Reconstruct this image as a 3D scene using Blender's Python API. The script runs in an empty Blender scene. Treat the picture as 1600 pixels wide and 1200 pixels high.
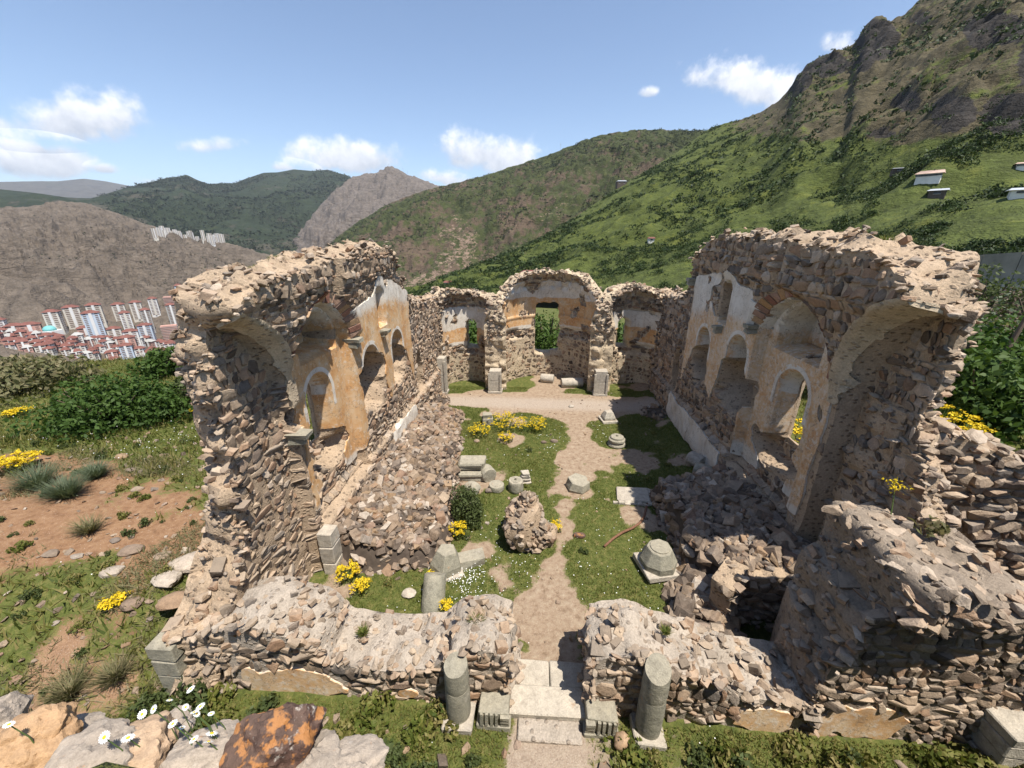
import bpy, math, random
import numpy as np
from mathutils import Vector, Matrix
R = math.radians
rng = np.random.default_rng(7)
random.seed(7)
scn = bpy.context.scene
COL = scn.collection

# ------------------------------------------------------------------ camera, sky, sun, exposure
FPX, CAMH, PITCH = 620.0, 8.0, R(20.5)
YAW = math.atan(46 * math.cos(PITCH) / FPX)
cd = bpy.data.cameras.new('camera'); cam = bpy.data.objects.new('camera', cd); COL.objects.link(cam)
cd.sensor_width = 36; cd.lens = 36 * FPX / 1600; cd.clip_start = 0.05; cd.clip_end = 40000
cam.location = (0, 0, CAMH); cam.rotation_euler = (R(90) - PITCH, 0, YAW)
scn.camera = cam
SUN_EL, SUN_AZ = R(66.5), R(134)          # azimuth clockwise from +Y
sdir = Vector((math.cos(SUN_EL) * math.sin(SUN_AZ), math.cos(SUN_EL) * math.cos(SUN_AZ), math.sin(SUN_EL)))
ld = bpy.data.lights.new('sun', 'SUN'); ld.energy = 5.0; ld.angle = R(0.53); ld.color = (1.0, 0.945, 0.86)
lo = bpy.data.objects.new('sun', ld); COL.objects.link(lo); lo.rotation_euler = (-sdir).to_track_quat('-Z', 'Y').to_euler()
scn.view_settings.view_transform = 'Standard'; scn.view_settings.look = 'None'
scn.view_settings.gamma = 1; scn.view_settings.use_curve_mapping = False
scn.view_settings.exposure = 0.64
cy_ = scn.cycles; cy_.max_bounces = 4; cy_.diffuse_bounces = 2; cy_.glossy_bounces = 1; cy_.transmission_bounces = 3; cy_.transparent_max_bounces = 4; cy_.caustics_reflective = False; cy_.caustics_refractive = False

def ray(px, py):
    x = (px - 800) / FPX; y = (600 - py) / FPX; c, s = math.cos(PITCH), math.sin(PITCH)
    X, Y, Z = x, c + s * y, -s + c * y; cy, sy = math.cos(YAW), math.sin(YAW)
    return np.array([cy * X - sy * Y, sy * X + cy * Y, Z])
def onz(px, py, z=0.0):
    d = ray(px, py); t = (z - CAMH) / d[2]; return np.array([d[0] * t, d[1] * t, z])
def far(px, py, r):
    d = ray(px, py); k = r / math.hypot(d[0], d[1]); return np.array([d[0] * k, d[1] * k, CAMH + d[2] * k])

# world: sky with a few clouds placed by direction
W = bpy.data.worlds.new('World'); scn.world = W; W.use_nodes = True
nt = W.node_tree; nt.nodes.clear()
def nd(t, typ, **kw):
    n = t.nodes.new(typ)
    for k, v in kw.items():
        if k in n.inputs: n.inputs[k].default_value = v
        else: setattr(n, k, v)
    return n
def lk(t, a, b): t.links.new(a, b)
def mth(t, op, a, b=None, c=None, clamp=False):
    n = t.nodes.new('ShaderNodeMath'); n.operation = op; n.use_clamp = clamp
    for i, v in enumerate((a, b, c)):
        if v is None: continue
        if isinstance(v, (int, float)): n.inputs[i].default_value = v
        else: t.links.new(v, n.inputs[i])
    return n.outputs[0]
sky = nd(nt, 'ShaderNodeTexSky', sky_type='NISHITA', sun_disc=False, sun_elevation=SUN_EL, sun_rotation=SUN_AZ,
         altitude=1500.0, air_density=1.0, dust_density=0.9, ozone_density=1.2)
tc = nd(nt, 'ShaderNodeTexCoord')
bg = nd(nt, 'ShaderNodeBackground', Strength=0.125); lk(nt, sky.outputs[0], bg.inputs[0])
nz = nd(nt, 'ShaderNodeTexNoise', Scale=11.0, Detail=9.0, Roughness=0.6); lk(nt, tc.outputs['Generated'], nz.inputs['Vector'])
nz2 = nd(nt, 'ShaderNodeTexNoise', Scale=34.0, Detail=6.0, Roughness=0.6); lk(nt, tc.outputs['Generated'], nz2.inputs['Vector'])
clouds = [  # pixel centre, half width, half height, tilt, softness
    (122, 190, 128, 62, -14, 1.0), (52, 255, 100, 46, -6, 1.1), (330, 230, 72, 22, -10, .75), (165, 264, 26, 13, 0, .7),
    (545, 250, 125, 42, -5, 1.05), (775, 245, 150, 50, 8, .85), (690, 280, 70, 20, 8, .9), (440, 262, 60, 16, 0, .6), (250, 285, 60, 14, 0, .6), (1160, 135, 140, 48, 18, .9), (1020, 143, 26, 13, 0, .6),
    (1330, 75, 60, 22, 20, .6), (-160, 240, 120, 60, 0, 1.), (1780, 60, 200, 60, 0, .9), (2300, 200, 300, 60, 0, .9), (-700, 200, 260, 70, 0, .9)]
tot = None; hgt = None
for (cx, cy_, hw, hh, tilt, amp) in clouds:
    tilt = -tilt
    c = ray(cx, cy_); L = np.linalg.norm(c); c = c / L
    rt = np.cross(c, [0, 0, 1]); rt /= np.linalg.norm(rt); up = np.cross(rt, c)
    a = R(tilt); r2 = rt * math.cos(a) + up * math.sin(a); u2 = -rt * math.sin(a) + up * math.cos(a)
    k = FPX * L   # px per unit tangent (approx.)
    outs = []
    for vec, h in ((r2, hw / k), (u2, hh / k)):
        vm = nd(nt, 'ShaderNodeVectorMath', operation='DOT_PRODUCT'); lk(nt, tc.outputs['Generated'], vm.inputs[0])
        vm.inputs[1].default_value = tuple(vec); outs.append(mth(nt, 'DIVIDE', vm.outputs['Value'], float(h)))
    fr = nd(nt, 'ShaderNodeVectorMath', operation='DOT_PRODUCT'); lk(nt, tc.outputs['Generated'], fr.inputs[0]); fr.inputs[1].default_value = tuple(c)
    front = mth(nt, 'GREATER_THAN', fr.outputs['Value'], 0.2)
    # flat base: squeeze the lower half
    below = mth(nt, 'LESS_THAN', outs[1], 0.0)
    bsc = mth(nt, 'MULTIPLY_ADD', below, 0.55, 1.0)
    b2 = mth(nt, 'MULTIPLY', outs[1], bsc)
    rr = mth(nt, 'SQRT', mth(nt, 'ADD', mth(nt, 'MULTIPLY', outs[0], outs[0]), mth(nt, 'MULTIPLY', b2, b2)))
    m = mth(nt, 'MULTIPLY', mth(nt, 'SUBTRACT', 1.0, rr, clamp=True), front)
    m = mth(nt, 'MULTIPLY', m, amp)
    hv = mth(nt, 'MULTIPLY', outs[1], mth(nt, 'GREATER_THAN', m, 0.0))
    tot = m if tot is None else mth(nt, 'MAXIMUM', tot, m)
    hgt = hv if hgt is None else mth(nt, 'ADD', hgt, hv)
dens = mth(nt, 'ADD', mth(nt, 'MULTIPLY', tot, 1.5), mth(nt, 'MULTIPLY_ADD', nz.outputs['Fac'], 2.6, -1.62))
dens = mth(nt, 'ADD', dens, mth(nt, 'MULTIPLY_ADD', nz2.outputs['Fac'], .9, -.45))
dens = mth(nt, 'MULTIPLY', dens, mth(nt, 'GREATER_THAN', tot, 0.0))
al = nd(nt, 'ShaderNodeMapRange', interpolation_type='SMOOTHSTEP'); lk(nt, dens, al.inputs[0])
al.inputs[1].default_value = 0.0; al.inputs[2].default_value = .75; al.inputs[4].default_value = .95
edge = mth(nt, 'MULTIPLY', tot, 5.0, clamp=True)
alpha = mth(nt, 'MULTIPLY', al.outputs[0], edge)
shade = mth(nt, 'ADD', mth(nt, 'MULTIPLY', hgt, .8), mth(nt, 'MULTIPLY_ADD', nz2.outputs['Fac'], 1.2, -.05), clamp=True)
cr = nd(nt, 'ShaderNodeMix', data_type='RGBA'); lk(nt, shade, cr.inputs[0])
cr.inputs[6].default_value = (.40, .44, .52, 1); cr.inputs[7].default_value = (.93, .93, .95, 1)
bg2 = nd(nt, 'ShaderNodeBackground', Strength=.92); lk(nt, cr.outputs[2], bg2.inputs[0])
mx = nd(nt, 'ShaderNodeMixShader'); lk(nt, alpha, mx.inputs[0]); lk(nt, bg.outputs[0], mx.inputs[1]); lk(nt, bg2.outputs[0], mx.inputs[2])
wo = nd(nt, 'ShaderNodeOutputWorld'); lk(nt, mx.outputs[0], wo.inputs[0])

# ------------------------------------------------------------------ helpers
def _h(ix, iy, iz, seed):
    n = (ix.astype(np.int64) * 374761393 + iy.astype(np.int64) * 668265263 + iz.astype(np.int64) * 2147483647 + seed * 1274126177) & 0xFFFFFFFF
    n = ((n ^ (n >> 13)) * 1274126177) & 0xFFFFFFFF
    n = ((n ^ (n >> 16)) * 2246822519) & 0xFFFFFFFF
    return ((n ^ (n >> 15)) & 0xFFFF) / 65535.0
def vnoise(x, y, z=None, seed=0):
    x = np.asarray(x, float); y = np.asarray(y, float)
    x0 = np.floor(x); y0 = np.floor(y); fx = x - x0; fy = y - y0
    fx = fx * fx * (3 - 2 * fx); fy = fy * fy * (3 - 2 * fy)
    def lay(iz):
        a = _h(x0, y0, iz, seed); b = _h(x0 + 1, y0, iz, seed); c = _h(x0, y0 + 1, iz, seed); d = _h(x0 + 1, y0 + 1, iz, seed)
        return (a * (1 - fx) + b * fx) * (1 - fy) + (c * (1 - fx) + d * fx) * fy
    if z is None: return lay(np.zeros_like(x0)) * 2 - 1
    z = np.asarray(z, float) + 0 * x; z0 = np.floor(z); fz = z - z0; fz = fz * fz * (3 - 2 * fz)
    return (lay(z0) * (1 - fz) + lay(z0 + 1) * fz) * 2 - 1
def fbm(x, y, z=None, o=4, seed=0, g=.5):
    s = 0; a = 1; t = 0; f = 1
    for i in range(o):
        s = s + a * vnoise(x * f, y * f, None if z is None else z * f, seed + i * 17); t += a; a *= g; f *= 2.03
    return s / t
def ss(x, a, b):
    t = np.clip((np.asarray(x, float) - a) / (b - a), 0, 1); return t * t * (3 - 2 * t)

def mesh(name, V, F, mat=None, attrs=None, smooth=False, mi=None):
    V = np.ascontiguousarray(V, np.float32); me = bpy.data.meshes.new(name)
    Fs = F if isinstance(F, list) else [F]; Fs = [np.asarray(f, np.int32) for f in Fs if len(f)]
    tot = sum(f.size for f in Fs); npol = sum(len(f) for f in Fs)
    me.vertices.add(len(V)); me.vertices.foreach_set('co', V.ravel())
    me.loops.add(tot); me.polygons.add(npol)
    me.loops.foreach_set('vertex_index', np.concatenate([f.ravel() for f in Fs]))
    sizes = np.concatenate([np.full(len(f), f.shape[1], np.int32) for f in Fs])
    me.polygons.foreach_set('loop_start', np.concatenate([[0], np.cumsum(sizes)[:-1]]).astype(np.int32))
    if smooth: me.polygons.foreach_set('use_smooth', np.ones(npol, bool))
    else: me.polygons.foreach_set('use_smooth', np.zeros(npol, bool))
    for m in (mat if isinstance(mat, (list, tuple)) else [mat]):
        if m: me.materials.append(m)
    if mi is not None: me.polygons.foreach_set('material_index', np.asarray(mi, np.int32))
    for k, v in (attrs or {}).items():
        a = me.attributes.new(k, 'FLOAT', 'POINT'); a.data.foreach_set('value', np.ascontiguousarray(v, np.float32).ravel())
    me.update(calc_edges=True); me.validate(); return me
def link(name, me, parent=None, loc=(0, 0, 0), label=None, cat=None, group=None, kind=None):
    o = bpy.data.objects.new(name, me); COL.objects.link(o); o.location = loc
    if parent is not None: o.parent = parent
    if label: o['label'] = label
    if cat: o['category'] = cat
    if group: o['group'] = group
    if kind: o['kind'] = kind
    return o
def thing(name, label, cat, loc=(0, 0, 0), group=None, rz=0):
    o = link(name, None, None, tuple(loc), label, cat, group); o.rotation_euler = (0, 0, rz); o.empty_display_size = .2; return o

class MB:
    def __init__(s): s.V = []; s.Q = []; s.T = []; s.n = 0
    def add(s, V, Q=(), T=()):
        V = np.asarray(V, float)
        if len(Q): s.Q.append(np.asarray(Q) + s.n)
        if len(T): s.T.append(np.asarray(T) + s.n)
        s.V.append(V); s.n += len(V); return s
    def box(s, a, b, jit=0):
        a = np.asarray(a, float); b = np.asarray(b, float)
        V = np.array([[(a, b)[i][0], (a, b)[j][1], (a, b)[k][2]] for k in (0, 1) for j in (0, 1) for i in (0, 1)])
        if jit: V = V + rng.uniform(-jit, jit, V.shape)
        return s.add(V, [[0, 2, 3, 1], [4, 5, 7, 6], [0, 1, 5, 4], [2, 6, 7, 3], [0, 4, 6, 2], [1, 3, 7, 5]])
    def lathe(s, prof, n=20, c=(0, 0, 0), cap=True, jit=0):
        k = len(prof); th = np.arange(n) * 2 * math.pi / n
        V = np.array([[r * math.cos(t), r * math.sin(t), z] for r, z in prof for t in th])
        if jit: V += rng.normal(0, jit, V.shape)
        Q = [[i * n + j, i * n + (j + 1) % n, (i + 1) * n + (j + 1) % n, (i + 1) * n + j] for i in range(k - 1) for j in range(n)]
        T = []
        if cap:
            V = np.vstack([V, [[0, 0, prof[0][1]], [0, 0, prof[-1][1]]]])
            T = [[k * n, (j + 1) % n, j] for j in range(n)] + [[k * n + 1, (k - 1) * n + j, (k - 1) * n + (j + 1) % n] for j in range(n)]
        return s.add(V + np.asarray(c), Q, T)
    def tube(s, pts, rad, n=8):
        pts = np.asarray(pts, float); k = len(pts); rad = np.broadcast_to(rad, (k,)); V = []
        for i in range(k):
            t = pts[min(i + 1, k - 1)] - pts[max(i - 1, 0)]; t = t / (np.linalg.norm(t) + 1e-9)
            a = np.cross(t, [0.3, 0.2, 1] if abs(t[2]) < .9 else [1, 0, 0]); a /= np.linalg.norm(a); b = np.cross(t, a)
            for j in range(n):
                q = 2 * math.pi * j / n; V.append(pts[i] + rad[i] * (a * math.cos(q) + b * math.sin(q)))
        Q = [[i * n + j, i * n + (j + 1) % n, (i + 1) * n + (j + 1) % n, (i + 1) * n + j] for i in range(k - 1) for j in range(n)]
        V += [pts[0], pts[-1]]
        T = [[k * n, (j + 1) % n, j] for j in range(n)] + [[k * n + 1, (k - 1) * n + j, (k - 1) * n + (j + 1) % n] for j in range(n)]
        return s.add(V, Q, T)
    def mesh(s, name, mat, smooth=False, attrs=None, xf=None):
        V = np.vstack(s.V)
        if xf is not None: V = V @ np.array(xf.to_3x3()).T + np.array(xf.translation)
        return mesh(name, V, [np.vstack(s.Q) if s.Q else [], np.vstack(s.T) if s.T else []], mat, attrs, smooth)

def shade_auto(o, ang=40):
    me = o.data; me.polygons.foreach_set('use_smooth', np.ones(len(me.polygons), bool)); me.set_sharp_from_angle(angle=R(ang)); return o

# ------------------------------------------------------------------ materials
def newmat(name):
    m = bpy.data.materials.new(name); m.use_nodes = True; t = m.node_tree
    b = t.nodes['Principled BSDF']; b.inputs['Roughness'].default_value = .92; b.inputs['Specular IOR Level'].default_value = .25
    return m, t, b
def noise(t, vec, scale, detail=5, rough=.6, dist=0):
    n = nd(t, 'ShaderNodeTexNoise', Scale=float(scale), Detail=float(detail), Roughness=float(rough), Distortion=float(dist)); lk(t, vec, n.inputs['Vector']); return n.outputs['Fac']
def ramp(t, fac, stops, interp='LINEAR'):
    n = nd(t, 'ShaderNodeValToRGB'); cr = n.color_ramp; cr.interpolation = interp
    while len(cr.elements) < len(stops): cr.elements.new(.5)
    for e, (p, c) in zip(cr.elements, stops): e.position = p; e.color = (*c, 1) if len(c) == 3 else c
    lk(t, fac, n.inputs[0]); return n.outputs[0]
def mixc(t, fac, a, b, mode='MIX'):
    n = nd(t, 'ShaderNodeMix', data_type='RGBA', blend_type=mode)
    for i, v in ((0, fac), (6, a), (7, b)):
        if isinstance(v, (int, float)): n.inputs[i].default_value = v
        elif isinstance(v, tuple): n.inputs[i].default_value = (*v, 1)
        else: lk(t, v, n.inputs[i])
    return n.outputs[2]
def mr(t, v, a, b, c=0., d=1., sm=True):
    n = nd(t, 'ShaderNodeMapRange', interpolation_type='SMOOTHSTEP' if sm else 'LINEAR'); lk(t, v, n.inputs[0])
    for i, x in zip((1, 2, 3, 4), (a, b, c, d)): n.inputs[i].default_value = x
    return n.outputs[0]
def bump(t, b, h, strength=.5, dist=.02):
    n = nd(t, 'ShaderNodeBump', Strength=strength, Distance=dist); lk(t, h, n.inputs['Height']); lk(t, n.outputs[0], b.inputs['Normal'])
def attr(t, name): return nd(t, 'ShaderNodeAttribute', attribute_name=name).outputs['Fac']
def pos(t): return nd(t, 'ShaderNodeNewGeometry').outputs['Position']

def stone_mat(name, pal, lichen=.25, dust=.4, sc=1.0, org=.66):
    m, t, b = newmat(name); P = pos(t)
    rn = mth(t, 'FRACT', mth(t, 'ADD', attr(t, 'rnd'), nd(t, 'ShaderNodeObjectInfo').outputs['Random']))
    k = len(pal); base = ramp(t, rn, [((i + .5) / k, c) for i, c in enumerate(pal)])
    n1 = noise(t, P, 7 * sc, 4, .65); n2 = noise(t, P, 38 * sc, 3, .7)
    c = mixc(t, .55, base, ramp(t, n1, [(.3, (.45, .42, .40)), (.5, (.9, .88, .86)), (.72, (1.35, 1.28, 1.2))]), 'MULTIPLY')
    c = mixc(t, .5, c, ramp(t, n2, [(.3, (.55, .53, .5)), (.65, (1.25, 1.22, 1.18))]), 'MULTIPLY')
    li = noise(t, P, 3.1 * sc, 4, .7)
    c = mixc(t, mr(t, li, .6, .72, 0, lichen), c, (.52, .47, .41))
    c = mixc(t, mr(t, noise(t, P, 4.7 * sc, 3, .6), org, org + .08, 0, lichen), c, (.40, .17, .05))
    ng = nd(t, 'ShaderNodeSeparateXYZ'); lk(t, nd(t, 'ShaderNodeNewGeometry').outputs['Normal'], ng.inputs[0])
    c = mixc(t, mr(t, mth(t, 'ADD', ng.outputs[2], mth(t, 'MULTIPLY', n1, .8)), .75, 1.4, 0, dust), c, (.46, .37, .275))
    lk(t, c, b.inputs['Base Color'])
    bump(t, b, mth(t, 'ADD', mth(t, 'MULTIPLY', n1, .7), mth(t, 'MULTIPLY', n2, .5)), .9, .035 / sc); return m
PAL = [(.11, .085, .065), (.26, .19, .135), (.36, .275, .195), (.165, .13, .105), (.43, .335, .24), (.28, .175, .11), (.14, .122, .108), (.47, .39, .31), (.33, .22, .145)]
M_STONE = stone_mat('wall_stone', PAL)
M_RUB = stone_mat('rubble_stone', [(.11, .085, .068), (.28, .205, .14), (.20, .145, .108), (.36, .28, .205), (.14, .11, .088), (.31, .215, .13), (.23, .14, .095), (.48, .42, .35), (.17, .14, .12), (.25, .19, .14)], .3, .12)
M_RED = stone_mat('red_stone', [(.28, .14, .10), (.36, .19, .13), (.30, .2, .15), (.40, .25, .18), (.25, .17, .14)], .12, .3)
M_GREY = stone_mat('dressed_grey_green_stone', [(.30, .285, .225), (.34, .32, .255), (.28, .27, .215)], .4, .15)
M_PALE = stone_mat('pale_marble_stone', [(.42, .39, .33), (.48, .44, .37), (.40, .37, .32)], .3, .2)
M_BROWN = stone_mat('iron_brown_rock', [(.085, .05, .04), (.11, .058, .042)], .85, .08, 3.0, .53)
M_OCHRE = stone_mat('ochre_rock', [(.42, .25, .12), (.44, .32, .22), (.40, .24, .12)], .3, .15, 4.0)
M_WHITER = stone_mat('chalky_white_rock', [(.30, .26, .22), (.36, .31, .26)], .5, .2, 4.0)

def mortar_mat(name, mort, dark, amount):
    m, t, b = newmat(name); P = pos(t)
    w = nd(t, 'ShaderNodeVectorMath', operation='MULTIPLY'); lk(t, P, w.inputs[0]); w.inputs[1].default_value = (1, 1, 1.5)
    v = nd(t, 'ShaderNodeTexVoronoi', Scale=7.5, feature='F1'); lk(t, w.outputs[0], v.inputs['Vector'])
    n1 = noise(t, P, 2.2, 5, .65); n2 = noise(t, P, 26, 4, .72)
    c = ramp(t, n1, [(.28, tuple(x * .72 for x in mort)), (.5, mort), (.75, tuple(min(1, x * 1.18) for x in mort))])
    st = mixc(t, v.outputs['Color'], dark, tuple(x * 1.9 for x in dark))
    edge = mr(t, mth(t, 'ADD', v.outputs['Distance'], mth(t, 'MULTIPLY', n2, .22)), .28, .46, 1, 0)
    c = mixc(t, mth(t, 'MULTIPLY', edge, amount), c, st)
    c = mixc(t, .55, c, ramp(t, n2, [(.3, (.5, .48, .46)), (.62, (1.2, 1.18, 1.15))]), 'MULTIPLY')
    lk(t, c, b.inputs['Base Color'])
    bump(t, b, mth(t, 'ADD', mth(t, 'MULTIPLY', edge, .5), mth(t, 'MULTIPLY', n2, .8)), .9, .05); return m
M_MORT = mortar_mat('lime_mortar_rubble_core', (.43, .325, .225), (.12, .088, .062), .75)
M_MORTD = mortar_mat('dark_weathered_mortar', (.29, .235, .18), (.10, .08, .062), .8)
M_MORTA = mortar_mat('cream_pointed_masonry', (.52, .42, .295), (.15, .12, .09), .6)
M_MORTL = mortar_mat('pale_lime_mortar', (.42, .36, .295), (.17, .135, .105), .6)

def plaster_mat():
    m, t, b = newmat('painted_lime_plaster'); P = pos(t)
    a = attr(t, 'pl'); n1 = noise(t, P, 1.7, 6, .66); n2 = noise(t, P, 9, 5, .68); n3 = noise(t, P, 45, 3, .6)
    st = nd(t, 'ShaderNodeVectorMath', operation='MULTIPLY'); lk(t, P, st.inputs[0]); st.inputs[1].default_value = (3.5, 3.5, .5)
    drip = noise(t, st.outputs[0], 1.6, 6, .65)
    och = ramp(t, n1, [(.28, (.46, .215, .075)), (.46, (.56, .33, .15)), (.62, (.60, .43, .26)), (.8, (.62, .52, .40))])
    whi = ramp(t, n1, [(.3, (.52, .46, .38)), (.6, (.68, .63, .55))])
    f = mr(t, mth(t, 'ADD', a, mth(t, 'MULTIPLY_ADD', n2, .5, -.25)), .35, .65)
    c = mixc(t, f, och, whi)
    c = mixc(t, mr(t, drip, .52, .72, 0, .55), c, (.36, .26, .17))
    c = mixc(t, mr(t, n2, .54, .66, 0, .75), c, (.62, .53, .42))
    c = mixc(t, mr(t, noise(t, P, 3.3, 5, .7), .6, .68, 0, .7), c, (.30, .23, .165))
    vc = nd(t, 'ShaderNodeTexVoronoi', Scale=1.6, feature='DISTANCE_TO_EDGE'); wv = nd(t, 'ShaderNodeVectorMath', operation='ADD'); lk(t, P, wv.inputs[0]); nv = nd(t, 'ShaderNodeTexNoise', Scale=5.0, Detail=4.0); lk(t, P, nv.inputs['Vector']); lk(t, nv.outputs['Color'], wv.inputs[1]); lk(t, wv.outputs[0], vc.inputs['Vector'])
    c = mixc(t, mr(t, vc.outputs['Distance'], .004, .014, .65, 0), c, (.12, .085, .06))
    c = mixc(t, mr(t, n3, .67, .72, 0, .6), c, (.2, .15, .11))
    lk(t, c, b.inputs['Base Color']); bump(t, b, mth(t, 'ADD', n2, mth(t, 'MULTIPLY', n3, .4)), .5, .02); return m
M_PLAS = plaster_mat()

def ground_mat():
    m, t, b = newmat('meadow_and_trodden_earth'); P = pos(t)
    g = attr(t, 'grass'); n2 = noise(t, P, 6, 5, .7); n3 = noise(t, P, 40, 3, .7)
    dirt = ramp(t, n2, [(.25, (.15, .10, .062)), (.45, (.28, .20, .135)), (.62, (.345, .265, .185)), (.8, (.45, .375, .29))])
    gr = attr(t, 'grav')
    dirt = mixc(t, mth(t, 'MULTIPLY', gr, .8), dirt, ramp(t, n3, [(.3, (.22, .17, .13)), (.6, (.44, .37, .30))]))
    dirt = mixc(t, attr(t, 'bank'), dirt, mixc(t, .8, dirt, (.78, .55, .38), 'MULTIPLY'))
    vd = nd(t, 'ShaderNodeTexVoronoi', Scale=26.0); lk(t, P, vd.inputs['Vector'])
    peb = mr(t, vd.outputs['Distance'], .12, .22, 1, 0)
    dirt = mixc(t, mth(t, 'MULTIPLY', peb, .6), dirt, mixc(t, vd.outputs['Color'], (.3, .22, .17), (.6, .5, .42)))
    grass = ramp(t, n2, [(.25, (.045, .055, .014)), (.5, (.095, .11, .026)), (.62, (.15, .14, .045)), (.76, (.24, .18, .095))])
    grass = mixc(t, .5, grass, ramp(t, n3, [(.3, (.4, .45, .4)), (.65, (1.3, 1.3, 1.2))]), 'MULTIPLY')
    f = mr(t, mth(t, 'ADD', g, mth(t, 'ADD', mth(t, 'MULTIPLY_ADD', n2, .9, -.45), mth(t, 'MULTIPLY_ADD', n3, .5, -.25))), .4, .6)
    lk(t, mixc(t, f, dirt, grass), b.inputs['Base Color'])
    bump(t, b, mth(t, 'ADD', n2, mth(t, 'MULTIPLY', n3, .6)), .8, .05); return m
M_GROUND = ground_mat()

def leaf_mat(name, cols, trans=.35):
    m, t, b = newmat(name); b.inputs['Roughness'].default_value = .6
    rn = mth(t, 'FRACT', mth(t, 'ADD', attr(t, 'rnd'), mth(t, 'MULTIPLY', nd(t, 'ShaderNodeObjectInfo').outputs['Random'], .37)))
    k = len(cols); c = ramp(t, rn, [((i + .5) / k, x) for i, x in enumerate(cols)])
    lk(t, c, b.inputs['Base Color'])
    tr = nd(t, 'ShaderNodeBsdfTranslucent'); lk(t, mixc(t, .5, c, (.9, 1., .3), 'MULTIPLY'), tr.inputs[0])
    ms = nd(t, 'ShaderNodeMixShader'); ms.inputs[0].default_value = trans
    lk(t, b.outputs[0], ms.inputs[1]); lk(t, tr.outputs[0], ms.inputs[2]); lk(t, ms.outputs[0], t.nodes['Material Output'].inputs[0]); return m
M_GRASS = leaf_mat('grass_blades', [(.065, .09, .016), (.11, .145, .026), (.095, .12, .022), (.18, .185, .042), (.25, .21, .08)])
M_DRY = leaf_mat('dry_grass', [(.16, .15, .07), (.22, .19, .1), (.12, .13, .05), (.28, .23, .13)])
M_BUSH = leaf_mat('bush_leaves', [(.028, .06, .012), (.045, .085, .016), (.06, .11, .02), (.085, .135, .028)])
M_BUSH2 = leaf_mat('olive_bush_leaves', [(.05, .07, .02), (.08, .11, .03), (.10, .125, .045), (.065, .085, .025)])
M_FARB = leaf_mat('hill_shrub_leaves', [(.014, .026, .007), (.022, .038, .009), (.032, .054, .012), (.05, .075, .017)], .12)
M_FARD = leaf_mat('dark_shrub_leaves', [(.014, .02, .008), (.022, .029, .011), (.03, .04, .015)], .1)
M_SILV = leaf_mat('silver_willow_leaves', [(.12, .15, .085), (.16, .19, .12), (.1, .13, .07)])
M_TWIG = leaf_mat('bare_brown_twigs', [(.12, .085, .06), (.16, .12, .085), (.1, .07, .05)], .1)
M_YEL = leaf_mat('yellow_blossom', [(.72, .50, .015), (.80, .60, .03), (.62, .45, .02)], .2)
def flat(name, c, rough=.9, metal=0, var=.25, sc=3.):
    m, t, b = newmat(name); b.inputs['Roughness'].default_value = rough; b.inputs['Metallic'].default_value = metal
    n = noise(t, pos(t), sc, 6, .65)
    lk(t, mixc(t, 1.0, c, ramp(t, n, [(.25, (1 - var,) * 3), (.75, (1 + var,) * 3)]), 'MULTIPLY'), b.inputs['Base Color']); bump(t, b, n, .3, .01); return m
M_PETAL = flat('white_petal', (.78, .78, .74), .6, 0, .05); M_DISC = flat('yellow_flower_disc', (.70, .42, .02), .7, 0, .1)
M_WOOD = flat('bark', (.12, .085, .06)); M_RUST = flat('rusty_pipe', (.17, .085, .05), .8, .0, .4, 14); M_STEM = flat('green_stem', (.12, .17, .05))

# ------------------------------------------------------------------ rock prototypes
import bmesh
def hull_rock(seed, n=11, flat_=.7):
    r = np.random.default_rng(seed); bm = bmesh.new()
    p = np.array([[x, y, z] for x in (-1, 1) for y in (-1, 1) for z in (-1, 1)], float) * r.uniform(.62, 1., (8, 3))
    e = r.uniform(-.8, .8, (n - 6, 3)); ax = r.integers(0, 3, n - 6); e[np.arange(n - 6), ax] = np.sign(r.normal(size=n - 6)) * r.uniform(.85, 1.02, n - 6)
    p = np.vstack([p, e]); p[:, 2] *= flat_ + .15
    bm.free(); return hull_pts(p)
def hull_pts(p):
    bm = bmesh.new()
    for q in p: bm.verts.new(q)
    res = bmesh.ops.convex_hull(bm, input=bm.verts)
    bmesh.ops.delete(bm, geom=[v for v in bm.verts if not v.link_faces], context='VERTS')
    bmesh.ops.triangulate(bm, faces=bm.faces)
    V = np.array([v.co[:] for v in bm.verts]); bm.verts.index_update(); T = np.array([[v.index for v in f.verts] for f in bm.faces]); bm.free()
    c = V.mean(0); nrm = np.cross(V[T[:, 1]] - V[T[:, 0]], V[T[:, 2]] - V[T[:, 0]]); bad = ((V[T].mean(1) - c) * nrm).sum(1) < 0
    T[bad] = T[bad][:, ::-1]; return V, T
def round_rock(seed, n, flat_):
    r = np.random.default_rng(seed); p = r.normal(0, 1, (n, 3)); p /= np.linalg.norm(p, axis=1, keepdims=True); p *= r.uniform(.85, 1.05, (n, 1)); p[:, 2] *= flat_
    return hull_pts(p)
PROTO = [hull_rock(100 + i, 10 + i % 6, .5 + .06 * (i % 6)) for i in range(11)] + [round_rock(300 + i, 17 + i % 5, .6 + .05 * (i % 5)) for i in range(11)]
_pm = {}
def proto_mesh(i, mat):
    if (i, mat.name) not in _pm: _pm[(i, mat.name)] = mesh('stone', PROTO[i][0] * .5, PROTO[i][1], mat, {'rnd': np.full(len(PROTO[i][0]), (i * .37) % 1)})
    return _pm[(i, mat.name)]
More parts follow.
